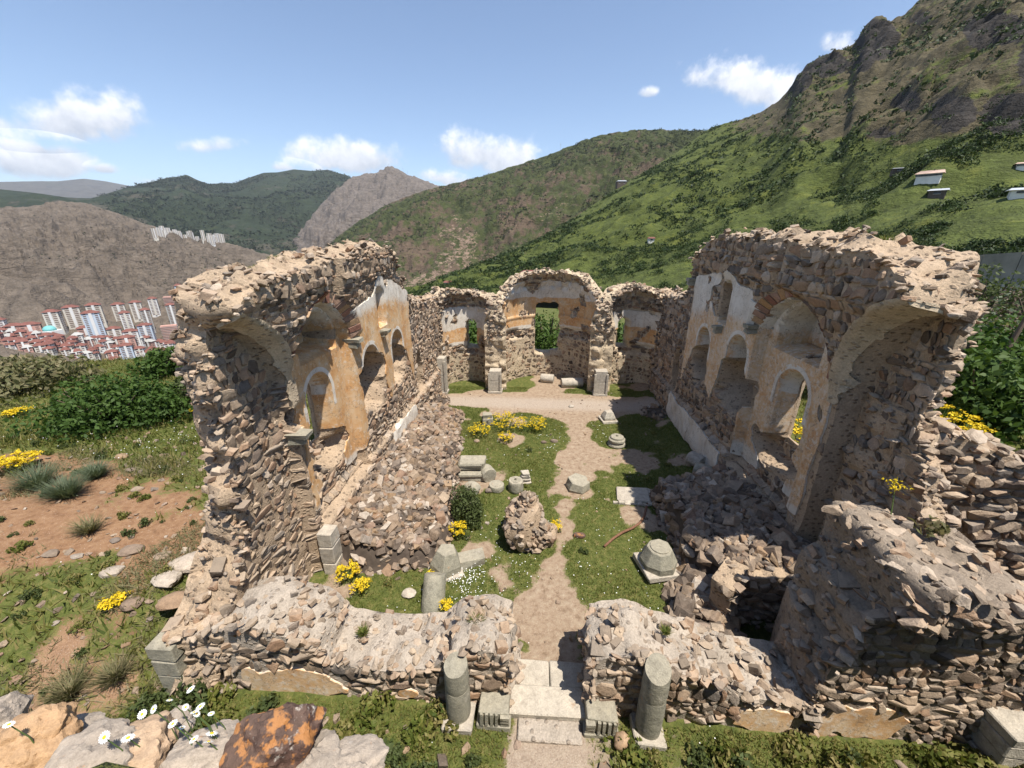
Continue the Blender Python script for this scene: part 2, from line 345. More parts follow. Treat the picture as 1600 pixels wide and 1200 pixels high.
def eul(r3):
    cx, sx = np.cos(r3[:, 0]), np.sin(r3[:, 0]); cy, sy = np.cos(r3[:, 1]), np.sin(r3[:, 1]); cz, sz = np.cos(r3[:, 2]), np.sin(r3[:, 2])
    M = np.empty((len(r3), 3, 3))
    M[:, 0, 0] = cy * cz; M[:, 0, 1] = sx * sy * cz - cx * sz; M[:, 0, 2] = cx * sy * cz + sx * sz
    M[:, 1, 0] = cy * sz; M[:, 1, 1] = sx * sy * sz + cx * cz; M[:, 1, 2] = cx * sy * sz - sx * cz
    M[:, 2, 0] = -sy; M[:, 2, 1] = sx * cy; M[:, 2, 2] = cx * cy; return M
def rocks(parent, P, S, mat, name='stone', limit=300, tilt=.5, stuff='rubble_infill', base=(0, 0, 0)):
    """P world positions, S (n,3) full sizes.  The `limit` that show largest become objects, the rest one joined part."""
    n = len(P); P = np.asarray(P, float); S = np.asarray(S, float); base = np.asarray(base, float)
    E3 = np.stack([rng.normal(0, tilt, n), rng.normal(0, tilt, n), rng.uniform(0, 6.283, n)], 1)
    k = np.where(rng.random(n) < .3, rng.integers(0, 11, n), rng.integers(11, 22, n)); size = S.max(1) / np.linalg.norm(P - [0, 0, CAMH], axis=1)
    order = np.argsort(-size)
    for i in order[:limit]:
        o = bpy.data.objects.new(name, proto_mesh(int(k[i]), mat)); COL.objects.link(o); o.parent = parent
        o.location = P[i] - base; o.rotation_euler = E3[i]; o.scale = S[i]
    rest = order[limit:]
    if len(rest):
        Vs, Ts, Rn, c = [], [], [], 0; M = eul(E3)
        for j in range(len(PROTO)):
            ids = rest[k[rest] == j]
            if not len(ids): continue
            pv, pt = PROTO[j]; q = np.einsum('nij,nvj->nvi', M[ids], pv[None] * .5 * S[ids][:, None, :]) + P[ids][:, None] - base
            Vs.append(q.reshape(-1, 3)); Ts.append((pt[None] + (np.arange(len(ids)) * len(pv))[:, None, None]).reshape(-1, 3) + c)
            Rn.append(np.repeat(rng.random(len(ids)), len(pv))); c += len(ids) * len(pv)
        link(stuff, mesh(stuff, np.vstack(Vs), np.vstack(Ts), mat, {'rnd': np.concatenate(Rn)}), parent, kind='stuff')

def big_rock(name, loc, size, mat, seed, sub=4, rough=.18, parent=None, rz=0., label=None, cat='rock', facet=.6, group=None):
    bm = bmesh.new(); bmesh.ops.create_icosphere(bm, subdivisions=sub, radius=1); V = np.array([v.co[:] for v in bm.verts])
    bm.verts.index_update(); T = np.array([[v.index for v in f.verts] for f in bm.faces]); bm.free()
    r = np.random.default_rng(seed); D = r.normal(0, 1, (13, 3)); D /= np.linalg.norm(D, axis=1, keepdims=True); h = r.uniform(.62, .95, 13)
    dot = V @ D.T; lim = np.where(dot > .05, h / np.maximum(dot, .05), 9).min(1); rad = np.minimum(1.15, lim) * facet + (1 - facet)
    rad = rad * (1 + rough * fbm(V[:, 0] * 2.3 + seed, V[:, 1] * 2.3, V[:, 2] * 2.3, 5, seed, .6))
    V = V * rad[:, None] * np.asarray(size) * .5
    o = link(name, mesh(name, V, T, mat, {'rnd': np.full(len(V), r.random())}, True), parent, loc, label, cat if label else None, group); o.rotation_euler[2] = rz
    o.data.set_sharp_from_angle(angle=R(32)); return o

# ------------------------------------------------------------------ ground
def path_mask(x, y):
    px_ = np.interp(y, [2, 4.5, 7, 9, 11.5, 13, 15, 17.2, 18.2, 19.5, 20.2], [.25, .3, .45, .75, 1.15, 1.5, 1.9, 1.9, 0.5, .5, .5])
    hw = np.interp(y, [2, 4.5, 5.6, 6.6, 8, 10, 11.5, 14, 15, 16.5, 17.3, 18.2, 19.6, 20.2], [.8, .7, .8, .72, .45, .36, .62, .95, .65, .8, 2.0, 5.6, 5.6, 1.])
    return hw - np.abs(x - px_)
def inside(x, y): return np.minimum(np.minimum(x + 5.6, 6.5 - x), np.minimum(y - 5.2, 23 - y))
def gz(x, y):
    x = np.asarray(x, float); y = np.asarray(y, float)
    r = np.hypot(x, y)
    ins = inside(x, y)
    wl = ss(-x, 6.6, 8.2) * ss(y, 3.6, 6.0)
    z = .95 * wl + .04 * fbm(x * .9, y * .9, o=4, seed=3)
    z = z + wl * .35 * fbm(x * .22, y * .22, o=4, seed=5) * ss(-x, 7, 12)
    z = z + .7 * ss(-x, 6.8, 9.5) * ss(-y, -3.5, -1.5) + .9 * ss(-x, 8, 16) * ss(14 - y, 0, 10)
    # left spur breaks off towards the valley
    edge = (-x) * .62 + y * .78
    z = z - ss(-x, 4, 9) * np.maximum(0, edge - 33) * .75
    z = z - np.maximum(0, y - 25) * .13 * np.maximum(ss(18 - x, 0, 10), ss(y, 32, 50))
    # right side: rise to the road
    wr = ss(x, 7.4, 10)
    z = z + wr * (.8 * ss(y, 3, 6) + .07 * np.maximum(0, x - 12))
    z = z + ss(x, 6.9, 8.3) * .8 * ss(7 - y, 0, 3)
    # raised strip along the foot of the right wall
    z = z + .22 * ss(x, 4.8, 6.2) * (ins > 0) * ss(y, 11, 12.5)
    z = z - .75 * ss(x, 4.3, 4.7) * ss(6.3 - x, 0, .3) * ss(y, 5.7, 6.0) * ss(7.0 - y, 0, .25)
    # ledge under the camera
    led = np.interp(x, [-9, -6, -3, -2.1, -1.05, -.5, 0, 8], [.2, .35, .55, .72, .85, .7, .35, .1]) + .06 * fbm(x * 2.3, y * 2.3, o=3, seed=9)
    k = ss(led - y, -.75, .02) * ss(x, -7.5, -4.5); z = z * (1 - k) + 6.1 * k
    return z
def grassv(x, y):
    p = path_mask(x, y); n = fbm(x * .8, y * .8, o=4, seed=21); ins = inside(x, y) > 0
    g = .5 - p * 1.5 + n * .4 + .95 * fbm(x * 2.2, y * 2.2, o=4, seed=23)
    g = np.where(ins, np.clip(g, 0, 1), g)
    # bare earth on the left bank
    bare = ss(-x, 6.5, 8) * (ss(-(y - .13 * (-x)), -8.9, -6.9))
    go = .95 + .5 * n - bare * (.72 + 1.1 * fbm(x * .7, y * .7, o=4, seed=33))
    front = (y < 4.9) & (x > -7)
    g = np.where(ins, g, np.where(front, .75 - 2.2 * np.clip(p, 0, 1) + .5 * n, go))
    # grass inside: patches near heaps and bare spots
    g = np.where(ins, g + .2 - 1.0 * ss(fbm(x * .6 + 3, y * .6, o=4, seed=44), .0, .35), g)
    return np.clip(g, 0, 1)
xs = np.unique(np.concatenate([np.arange(-14, 12, .14), -14 - np.geomspace(.12, 106, 90), 12 + np.geomspace(.12, 138, 70)]))
ys = np.unique(np.concatenate([np.arange(0, 24, .14), -np.geomspace(.12, 60, 20), 24 + np.geomspace(.12, 216, 90)]))
X, Y = np.meshgrid(xs, ys); Z = gz(X, Y)
nx, ny = len(xs), len(ys); I = np.arange(nx * ny).reshape(ny, nx)
Q = np.stack([I[:-1, :-1], I[:-1, 1:], I[1:, 1:], I[1:, :-1]], -1).reshape(-1, 4)
grav = np.clip(ss(-np.abs(Y - 18.6), -1.1, -.3) * (inside(X, Y) > 0) + ss(5.4 - Y, 0, .6) * .6, 0, 1)
link('ground', mesh('ground', np.stack([X, Y, Z], -1).reshape(-1, 3), Q, M_GROUND, {'grass': grassv(X, Y), 'grav': grav, 'bank': ss(-X, 6.4, 7.2)}, True), kind='structure')

# ------------------------------------------------------------------ hills
def hill_mat(name, green, soil, rock, sc, gcov, rcov):
    m, t, b = newmat(name); P = pos(t)
    n1 = noise(t, P, sc, 4, .62); n2 = noise(t, P, sc * 6, 5, .68); n3 = noise(t, P, sc * 40, 3, .7)
    st = nd(t, 'ShaderNodeVectorMath', operation='MULTIPLY'); lk(t, P, st.inputs[0]); st.inputs[1].default_value = (1, 1, 2.6)
    n4 = noise(t, st.outputs[0], sc * 9, 5, .72, .6)
    g = attr(t, 'gr'); k = attr(t, 'rk')
    c = mixc(t, mr(t, mth(t, 'ADD', g, mth(t, 'ADD', mth(t, 'MULTIPLY_ADD', n1, 1.0, -.5), mth(t, 'MULTIPLY_ADD', n2, .9, -.45))), .5 - gcov, .68 - gcov),
             ramp(t, n2, [(.3, tuple(x * .7 for x in soil)), (.7, tuple(x * 1.25 for x in soil))]),
             ramp(t, n2, [(.3, tuple(x * .6 for x in green)), (.55, green), (.75, (green[0] * 1.7, green[1] * 1.45, green[2] * 1.3))]))
    rf = mr(t, mth(t, 'ADD', k, mth(t, 'ADD', mth(t, 'MULTIPLY_ADD', n4, 1.2, -.6), mth(t, 'MULTIPLY_ADD', n1, .6, -.3))), .62 - rcov, .74 - rcov)
    c = mixc(t, rf, c, ramp(t, n4, [(.25, tuple(x * .4 for x in rock)), (.5, rock), (.75, tuple(x * 1.5 for x in rock))]))
    c = mixc(t, .5, c, ramp(t, n3, [(.3, (.55,) * 3), (.65, (1.25,) * 3)]), 'MULTIPLY')
    lk(t, c, b.inputs['Base Color']); bump(t, b, mth(t, 'ADD', mth(t, 'MULTIPLY', n4, 1.2), mth(t, 'ADD', n2, mth(t, 'MULTIPLY', n3, .4))), .9, 1.2 / sc * .035); return m

class Hill:
    def __init__(s, base, crest, amp, gfreq, seed, bulge=0., pw=1., crag=None):
        s.b = np.array(base, float); s.c = np.array(crest, float); s.amp = amp; s.gf = gfreq; s.seed = seed; s.bulge = bulge; s.pw = pw; s.crag = crag
        px = np.linspace(min(s.b[0, 0], s.c[0, 0]), max(s.b[-1, 0], s.c[-1, 0]), 400); s.px = px
        f = lambda a: np.array([far(x, np.interp(x, a[:, 0], a[:, 1]), np.interp(x, a[:, 0], a[:, 2])) for x in px])
        s.B = f(s.b); s.C = f(s.c)
    def pt(s, px, t, flat_=False):
        px = np.asarray(px, float); t = np.asarray(t, float)
        B = np.stack([np.interp(px, s.px, s.B[:, i]) for i in range(3)], -1); C = np.stack([np.interp(px, s.px, s.C[:, i]) for i in range(3)], -1)
        tt = np.minimum(t, 1) ** s.pw; tr = t
        P = np.empty(px.shape + (3,)); P[..., :2] = B[..., :2] + (C - B)[..., :2] * tr[..., None]
        P[..., 2] = B[..., 2] + (C - B)[..., 2] * tt + s.bulge * np.sin(math.pi * np.clip(t, 0, 1)) * np.abs(C - B)[..., 2]
        over = np.maximum(t - 1, 0); P[..., 2] -= over * np.abs(C - B)[..., 2] * .9 + over * 20
        if not flat_:
            L = s.gf; n = fbm(P[..., 0] / L, P[..., 1] / L, o=7, seed=s.seed, g=.58); rd = 1 - 2 * np.abs(fbm(P[..., 0] / L * 1.3 + 7, P[..., 1] / L * 1.3, o=4, seed=s.seed + 5))
            a = s.amp * (.14 + .86 * np.minimum(1, 2.2 * np.clip(1 - t, 0, 1)) + .6 * np.clip(t - 1, 0, 1)); a = a * (.22 + .78 * ss(t, 0, .3)); P[..., 2] += a * (n * .9 + (rd - .4) * .8 * ss(1 - t, 0, .3))
            if s.crag is not None: P = s.crag(P, px, t)
        return P
    def build(s, name, mat, nx, nt_, gr, rk, tmax=1.35):
        px = np.linspace(s.px[0], s.px[-1], nx); t = np.concatenate([np.linspace(0, 1, nt_), np.linspace(1, tmax, 14)[1:]])
        PX, T = np.meshgrid(px, t); P = s.pt(PX, T); nt2 = len(t); I = np.arange(nx * nt2).reshape(nt2, nx)
        Q = np.stack([I[:-1, :-1], I[:-1, 1:], I[1:, 1:], I[1:, :-1]], -1).reshape(-1, 4)
        sl = np.hypot(np.gradient(P[..., 2], axis=0), np.gradient(P[..., 2], axis=1)) / (np.hypot(np.gradient(P[..., 0], axis=0), np.gradient(P[..., 1], axis=0)) + 1e-6)
        link(name, mesh(name, P.reshape(-1, 3), Q, mat, {'gr': gr(PX, T, P), 'rk': rk(PX, T, P, sl)}, True), kind='structure'); return s
def bandcol(px, t, pts):   # soft patches: (px, t, wpx, wt, value)
    v = 0 * px
    for a, b, c, d, e in pts: v = v + e * np.exp(-((px - a) / c) ** 2 - ((t - b) / d) ** 2)
    return v

def scree(L, amp, lo, hi, sq=1.):
    def f(P, px, t):
        a = np.abs(fbm(P[..., 0] / L, P[..., 1] / L, P[..., 2] / (L * .6), 5, 13, .62)); b = fbm(P[..., 0] / L * 2.2 + 5, P[..., 1] / L * 2.2, P[..., 2] / L * 3, 4, 19, .6)
        P = P.copy(); P[..., 2] += amp * (a * 1.4 + ss(b, .0, .2) * .5 - .5) * ss(t, lo, hi) * (.3 + .7 * ss(1 - t, 0, .1)); return P
    return f
H_far = Hill([(-300, 330, 9000), (420, 330, 9000)], [(-300, 292, 11500), (-100, 290, 11500), (0, 284, 11500), (52, 283, 11500), (90, 283, 11500), (131, 279, 11500), (165, 283, 11500), (201, 290, 11500), (300, 300, 11500), (420, 310, 11500)], 60, 1800, 61)
H_far.build('hill', hill_mat('far_hill', (.05, .065, .04), (.10, .09, .075), (.12, .11, .10), .0012, .0, .0), 220, 40, lambda p, t, P: .35 + 0 * p, lambda p, t, P, s: .35 + 0 * p)
H_dark = Hill([(-300, 380, 2300), (200, 380, 2300), (420, 405, 2100), (760, 430, 2000)], [(-300, 300, 3600), (0, 296, 3600), (44, 300, 3600), (105, 309, 3600), (144, 311, 3700), (170, 303, 3900), (201, 292, 4100), (262, 277, 4300), (280, 275, 4300), (291, 272, 4300), (305, 279, 4300), (324, 287, 4300), (367, 286, 4300), (385, 279, 4300), (411, 270, 4300), (435, 269, 4300), (459, 265, 4300), (490, 268, 4300), (512, 266, 4300), (542, 275, 4300), (600, 300, 4000), (760, 350, 3800)], 95, 620, 71, .0)
M_DARKH = hill_mat('forest_hill', (.026, .038, .016), (.09, .08, .055), (.19, .14, .105), .003, .12, -.06)
H_dark.build('hill', M_DARKH, 300, 110, lambda p, t, P: .62 - .35 * ss(-np.abs(t - .15), -.2, 0) * ss(p, 200, 120) + 0 * p, lambda p, t, P, s: .08 + bandcol(p, t, [(440, .25, 40, .1, .5), (330, .55, 60, .03, .45), (40, .8, 60, .12, .3)]))
H_peak = Hill([(380, 470, 1500), (560, 460, 1500), (800, 440, 1600)], [(380, 440, 2100), (430, 400, 2300), (470, 360, 2500), (500, 322, 2700), (530, 292, 2800), (548, 277, 2900), (564, 275, 2900), (585, 270, 2900), (603, 261, 2900), (612, 260, 2900), (630, 268, 2900), (660, 281, 2900), (691, 292, 2900), (740, 320, 2900), (800, 340, 2900)], 26, 300, 81, 0, 1, scree(120, 60, 0, .2))
H_peak.build('hill', hill_mat('rock_peak', (.045, .06, .022), (.12, .095, .075), (.15, .125, .105), .005, -.06, .3), 230, 100, lambda p, t, P: .45 - .25 * t, lambda p, t, P, s: .2 + .5 * ss(t, .2, .7))
H_left = Hill([(-260, 600, 620), (0, 600, 640), (200, 600, 640), (340, 590, 680), (600, 560, 800)], [(-260, 330, 1750), (0, 324, 1800), (44, 324, 1800), (90, 316, 1850), (140, 318, 1850), (187, 334, 1750), (234, 353, 1700), (265, 361, 1650), (353, 381, 1500), (422, 399, 1400), (500, 425, 1300), (600, 460, 1200)], 62, 190, 91, .0, 1.0, scree(60, 22, .22, .35))
M_LEFT = hill_mat('grey_scree_hill', (.062, .064, .032), (.15, .12, .092), (.085, .075, .066), .0055, -.16, .16)
H_left.build('hill', M_LEFT, 390, 210, lambda p, t, P: .28 + bandcol(p, t, [(250, .82, 60, .1, .25), (220, .55, 70, .15, .12)]), lambda p, t, P, s: .30 + bandcol(p, t, [(60, .9, 60, .06, -.6), (50, .62, 60, .09, -.7)]))
H_mid = Hill([(430, 470, 700), (560, 500, 560), (700, 500, 480), (900, 440, 520), (1050, 320, 640), (1250, 260, 760)], [(430, 420, 1250), (505, 388, 1250), (530, 368, 1250), (560, 346, 1230), (600, 322, 1200), (645, 303, 1180), (690, 291, 1150), (735, 279, 1120), (780, 266, 1100), (830, 249, 1080), (870, 236, 1060), (910, 221, 1040), (950, 209, 1020), (985, 203, 1000), (1040, 203, 1000), (1100, 204, 1000), (1160, 200, 1000), (1250, 200, 1000)], 32, 120, 101, .05, 1., scree(38, 11, .0, .1))
M_MID = hill_mat('scrub_ridge', (.055, .066, .022), (.13, .092, .063), (.21, .15, .11), .012, .04, -.02)
def midrk(p, t, P, s):
    gl = bandcol(p, t, [(690, .42, 28, .3, .34), (735, .38, 40, .22, .45), (860, .35, 45, .3, .42), (930, .5, 40, .22, .4), (980, .72, 22, .12, .45), (650, .08, 70, .16, .6), (780, .1, 60, .15, .5)])
    return .12 + gl
H_mid.build('hill', M_MID, 430, 200, lambda p, t, P: .56 + .12 * t, midrk)
def proj(P):
    c, s = math.cos(PITCH), math.sin(PITCH); cy, sy = math.cos(-YAW), math.sin(-YAW); x = cy * P[..., 0] - sy * P[..., 1]; y = sy * P[..., 0] + cy * P[..., 1]; z = P[..., 2] - CAMH; d = c * y - s * z
    return 800 + FPX * x / d, 600 - FPX * (s * y + c * z) / d, d
def zones(P):
    """bare upper slope and its rock outcrops, where the photograph shows them on this hillside"""
    u, v, d = proj(P); w = ss(np.interp(u, [1060, 1100, 1190, 1300, 1400, 1600, 2300], [120, 190, 226, 236, 224, 214, 214]) - v + 22 * fbm(P[..., 0] / 25, P[..., 1] / 25, o=4, seed=5), -14, 26)
    r = 0 * u
    for a, b, c, e, k in ((1245, 125, 30, 26, .7), (1290, 100, 42, 22, .9), (1370, 62, 36, 34, 1.), (1345, 100, 30, 20, .6), (1418, 158, 26, 20, .8), (1490, 175, 46, 34, .8), (1575, 180, 48, 40, .9), (1555, 45, 60, 30, .9), (1440, 30, 40, 20, .5), (1380, 210, 40, 10, .6), (1640, 100, 60, 60, .8)):
        r = np.maximum(r, k * np.exp(-((u - a) / c) ** 2 - ((v - b) / e) ** 2))
    return w, r
def crag(P, px, t):
    w, r = zones(P); r = r * ss(t, .2, .35)
    a = fbm(P[..., 0] / 30, P[..., 1] / 30, P[..., 2] / 16, 5, 3, .62); b = np.abs(fbm(P[..., 0] / 13 + 3, P[..., 1] / 13, P[..., 2] / 8, 4, 9, .62))
    lift = ss(a, -.15, .15) * 8 + b * 10
    P = P.copy(); P[..., 2] += ss(t, .2, .35) * w * (b * 4 - .6) + (r * lift - 2.5 * r) * (.35 + .65 * ss(1 - t, 0, .12)); P[..., 1] -= r * ss(a, -.1, .15) * 7 * ss(1 - t, 0, .1); return P
H_right = Hill([(600, 520, 150), (700, 480, 140), (850, 470, 120), (1000, 470, 95), (1150, 470, 75), (1350, 480, 62), (1480, 470, 56), (1620, 470, 54), (1900, 470, 54), (2300, 470, 54)],
               [(600, 478, 260), (660, 455, 290), (720, 428, 320), (780, 402, 345), (850, 370, 370), (900, 338, 400), (950, 305, 440), (985, 281, 480), (1030, 255, 520), (1070, 229, 560), (1110, 200, 600), (1160, 186, 580), (1185, 177, 560), (1215, 158, 530), (1235, 138, 510), (1246, 118, 500), (1262, 100, 490), (1290, 88, 480), (1335, 72, 470), (1350, 45, 465), (1375, 30, 460), (1392, 34, 455), (1415, 22, 450), (1440, 0, 450), (1520, -60, 440), (1600, -110, 430), (1900, -170, 420), (2300, -120, 420)], 11, 48, 111, .0, 1.35, crag)
M_RIGHT = hill_mat('green_scrub_slope', (.082, .102, .022), (.10, .082, .046), (.045, .039, .034), .032, .2, -.02)
def rgr(p, t, P): return .72 - .46 * zones(P)[0] + bandcol(p, t, [(1330, .35, 60, .05, .3), (1300, .2, 80, .04, .3), (960, .5, 50, .1, .15)])
def rrk(p, t, P, s): w, r = zones(P); return .02 + .14 * w + .95 * ss(r, .2, .6) + .3 * ss(s, 1.2, 2.6) * w
H_right.build('hill', M_RIGHT, 500, 250, rgr, rrk)

def bound_tri(P, S, n, up=.35, lsz=.5, seedr=None):
    """n random leaf triangles per shrub spread over the upper part of an ellipsoid; returns V,T,rnd"""
    k = len(P); d = rng.normal(0, 1, (k, n, 3)); d /= np.linalg.norm(d, axis=2, keepdims=True); d[..., 2] = np.abs(d[..., 2]) * 1.0 - .15
    lump = 1 + .35 * np.sin(d[..., 0] * 5 + rng.uniform(0, 6, (k, 1))) * np.cos(d[..., 1] * 4 + rng.uniform(0, 6, (k, 1)))
    c = P[:, None] + d * S[:, None] * (rng.uniform(.5, 1., (k, n, 1)) * lump[..., None]); c[..., 2] += S[:, None, 2] * up
    q = rng.normal(0, 1, (k, n, 3, 3)); q /= np.linalg.norm(q, axis=3, keepdims=True)
    V = c[:, :, None] + q * (S.mean(1)[:, None, None, None] * lsz)
    rn = np.repeat((rng.random((k, 1)) * .5 + rng.random((k, n)) * .5).reshape(-1), 3)
    return V.reshape(-1, 3), np.arange(k * n * 3).reshape(-1, 3), rn
def shrub_meshes(mat, cnt, n, lsz, sq=1.):
    out = []
    for i in range(cnt):
        V, T, rn = bound_tri(np.zeros((1, 3)), np.array([[1, 1, .85 * sq]]), n, .35, lsz); out.append(mesh('shrub', V, T, mat, {'rnd': rn}))
    return out
def hill_shrubs(h, n, prng, trng, dens, size, mat, name, label, ntri, limit, objs=0, olabel=None, protos=None, ogroup=None, oname='shrub', sink=.2):
    px = rng.uniform(*prng, n); t = rng.uniform(0, 1, n) ** .9 * (trng[1] - trng[0]) + trng[0]
    P = h.pt(px, t); keep = rng.random(n) < dens(px, t, P); px, t, P = px[keep], t[keep], P[keep]
    if h is H_right:
        hp = np.array(list(HS.values())); keep = np.ones(len(P), bool)
        for q in hp:
            dv = q[:2] / np.linalg.norm(q[:2]); rel = P[:, :2] - q[:2]; al = rel @ dv; la = np.abs(rel @ np.array([-dv[1], dv[0]])); keep &= ~((la < np.linalg.norm(q) * .055) & (al < 4) & (al > -16))
        px, t, P = px[keep], t[keep], P[keep]
    sz = rng.uniform(size[0], size[1], len(P)) * rng.uniform(.6, 1.2, len(P))
    if h is H_right: sz *= np.interp(np.linalg.norm(P, axis=1), [50, 160, 400], [.5, .85, 1.15]); P[:, 2] -= sz * sink
    o = np.argsort(-(sz / np.linalg.norm(P, axis=1)))
    for i in o[:objs]:
        ob = link(oname, protos[int(rng.integers(len(protos)))], None, tuple(P[i]), olabel, 'shrub', ogroup); ob.scale = (sz[i] * rng.uniform(.85, 1.3), sz[i], sz[i] * rng.uniform(.7, 1.1)); ob.rotation_euler[2] = rng.uniform(0, 6)
    r = o[objs:]; dist = np.linalg.norm(P[r], axis=1); Vs, Ts, Rs, c0 = [], [], [], 0
    for sel, nt3, lz in ((r[dist < 190], ntri * 4, .22), (r[dist >= 190], ntri, .46)):
        if not len(sel): continue
        S = np.stack([sz[sel] * rng.uniform(.9, 1.3, len(sel)), sz[sel] * rng.uniform(.9, 1.3, len(sel)), sz[sel] * rng.uniform(.6, .95, len(sel))], 1)
        V, T, rn = bound_tri(P[sel], S, nt3, .35, lz); Vs.append(V); Ts.append(T + c0); Rs.append(rn); c0 += len(V)
    link(name, mesh(name, np.vstack(Vs), np.vstack(Ts), mat, {'rnd': np.concatenate(Rs)}), None, (0, 0, 0), label, 'shrubs', None, 'stuff')
def noisy(sc, lo, hi, seed): return lambda p, t, P: ss(fbm(P[:, 0] / sc, P[:, 1] / sc, o=4, seed=seed), lo, hi)
def solve(h, px, py):
    A, B = np.meshgrid(np.linspace(px - 330, px + 330, 331), np.linspace(.01, .99, 300)); P = h.pt(A, B); u, v, d = proj(P); e = np.hypot(u - px, v - py); i = np.unravel_index(np.argmin(e), e.shape); return P[i]
HS = {k: solve(H_right, *k) for k in ((1452, 278), (1462, 308), (1402, 272), (1592, 308), (1598, 264), (968, 290), (1017, 377))}
SH = shrub_meshes(M_FARB, 7, 240, .17)
def rdens(p, t, P):
    w, r = zones(P); cl = .14 + .86 * ss(fbm(P[:, 0] / 22, P[:, 1] / 22, o=5, seed=7, g=.6), -.14, .2)
    u, v, d = proj(P); mead = 0 * u
    for a, b, c, e, k in ((1330, 330, 90, 14, .9), (1290, 270, 60, 12, .9), (1480, 345, 80, 10, .7), (950, 345, 40, 14, .5), (980, 310, 40, 12, .5), (1100, 300, 60, 10, .6)): mead = mead + k * np.exp(-((u - a) / c) ** 2 - ((v - b) / e) ** 2)
    return np.clip(cl * (1 - .68 * w) - mead, .0, 1) * np.interp(p, [600, 1100, 1350, 1600, 1900], [1, .95, .85, .75, .6])
hill_shrubs(H_right, 46000, (600, 1900), (0.0, .98), rdens, (1.0, 2.4), M_FARB, 'hillside_shrubs', 'dense dark green scrub covering the steep green hillside', 13, 0,
            240, 'round dark green shrub on the green slope below the crag', SH, 'shrubs on the green slope')
hill_shrubs(H_mid, 14000, (470, 1150), (0, .98), lambda p, t, P: .35 + .65 * ss(fbm(P[:, 0] / 70, P[:, 1] / 70, o=3, seed=17), -.3, .2) - .6 * (midrk(p, t, P, 0) > .4), (1.7, 3.8), M_FARD, 'ridge_shrubs', 'small dark shrubs dotted over the brown green ridge', 12, 0)
hill_shrubs(H_dark, 9000, (100, 620), (0.02, .99), lambda p, t, P: ss(fbm(P[:, 0] / 300, P[:, 1] / 300, o=3, seed=27), -.35, .1) * ss(p, 130, 240), (8, 17), M_FARD, 'forest', 'dark forest covering the distant rounded hills', 8, 0)
hill_shrubs(H_left, 4200, (0, 520), (0.3, .98), lambda p, t, P: ss(fbm(P[:, 0] / 90, P[:, 1] / 90, o=3, seed=37), .0, .4), (1.5, 4), M_FARD, 'scree_shrubs', 'sparse dark shrubs on the grey scree hill', 8, 0)

# ------------------------------------------------------------------ masonry walls
def poly_sdf(u, v, pts):
    p = np.asarray(pts, float); q = np.roll(p, -1, 0); d = np.full(u.shape, 1e9); ins = np.zeros(u.shape, bool)
    for (ax, ay), (bx, by) in zip(p, q):
        ex, ey = bx - ax, by - ay; wx, wy = u - ax, v - ay
        t = np.clip((wx * ex + wy * ey) / (ex * ex + ey * ey + 1e-12), 0, 1)
        d = np.minimum(d, np.hypot(wx - ex * t, wy - ey * t))
        c = (ay > v) != (by > v)
        with np.errstate(divide='ignore', invalid='ignore'): ins ^= c & (u < (bx - ax) * (v - ay) / (by - ay + 1e-12) + ax)
    return np.where(ins, d, -d)
def arch(u, v, uc, hw, v0, vs):
    lo = np.minimum(hw - np.abs(u - uc), v - v0); hi = hw - np.hypot(u - uc, v - vs); return np.where(v < vs, lo, hi)
def blob(u, v, uc, vc, ru, rv, seed, k=.35):
    return (1 - np.hypot((u - uc) / ru, (v - vc) / rv) + k * fbm(u * 1.7 + seed, v * 1.7, o=4, seed=seed)) * min(ru, rv)

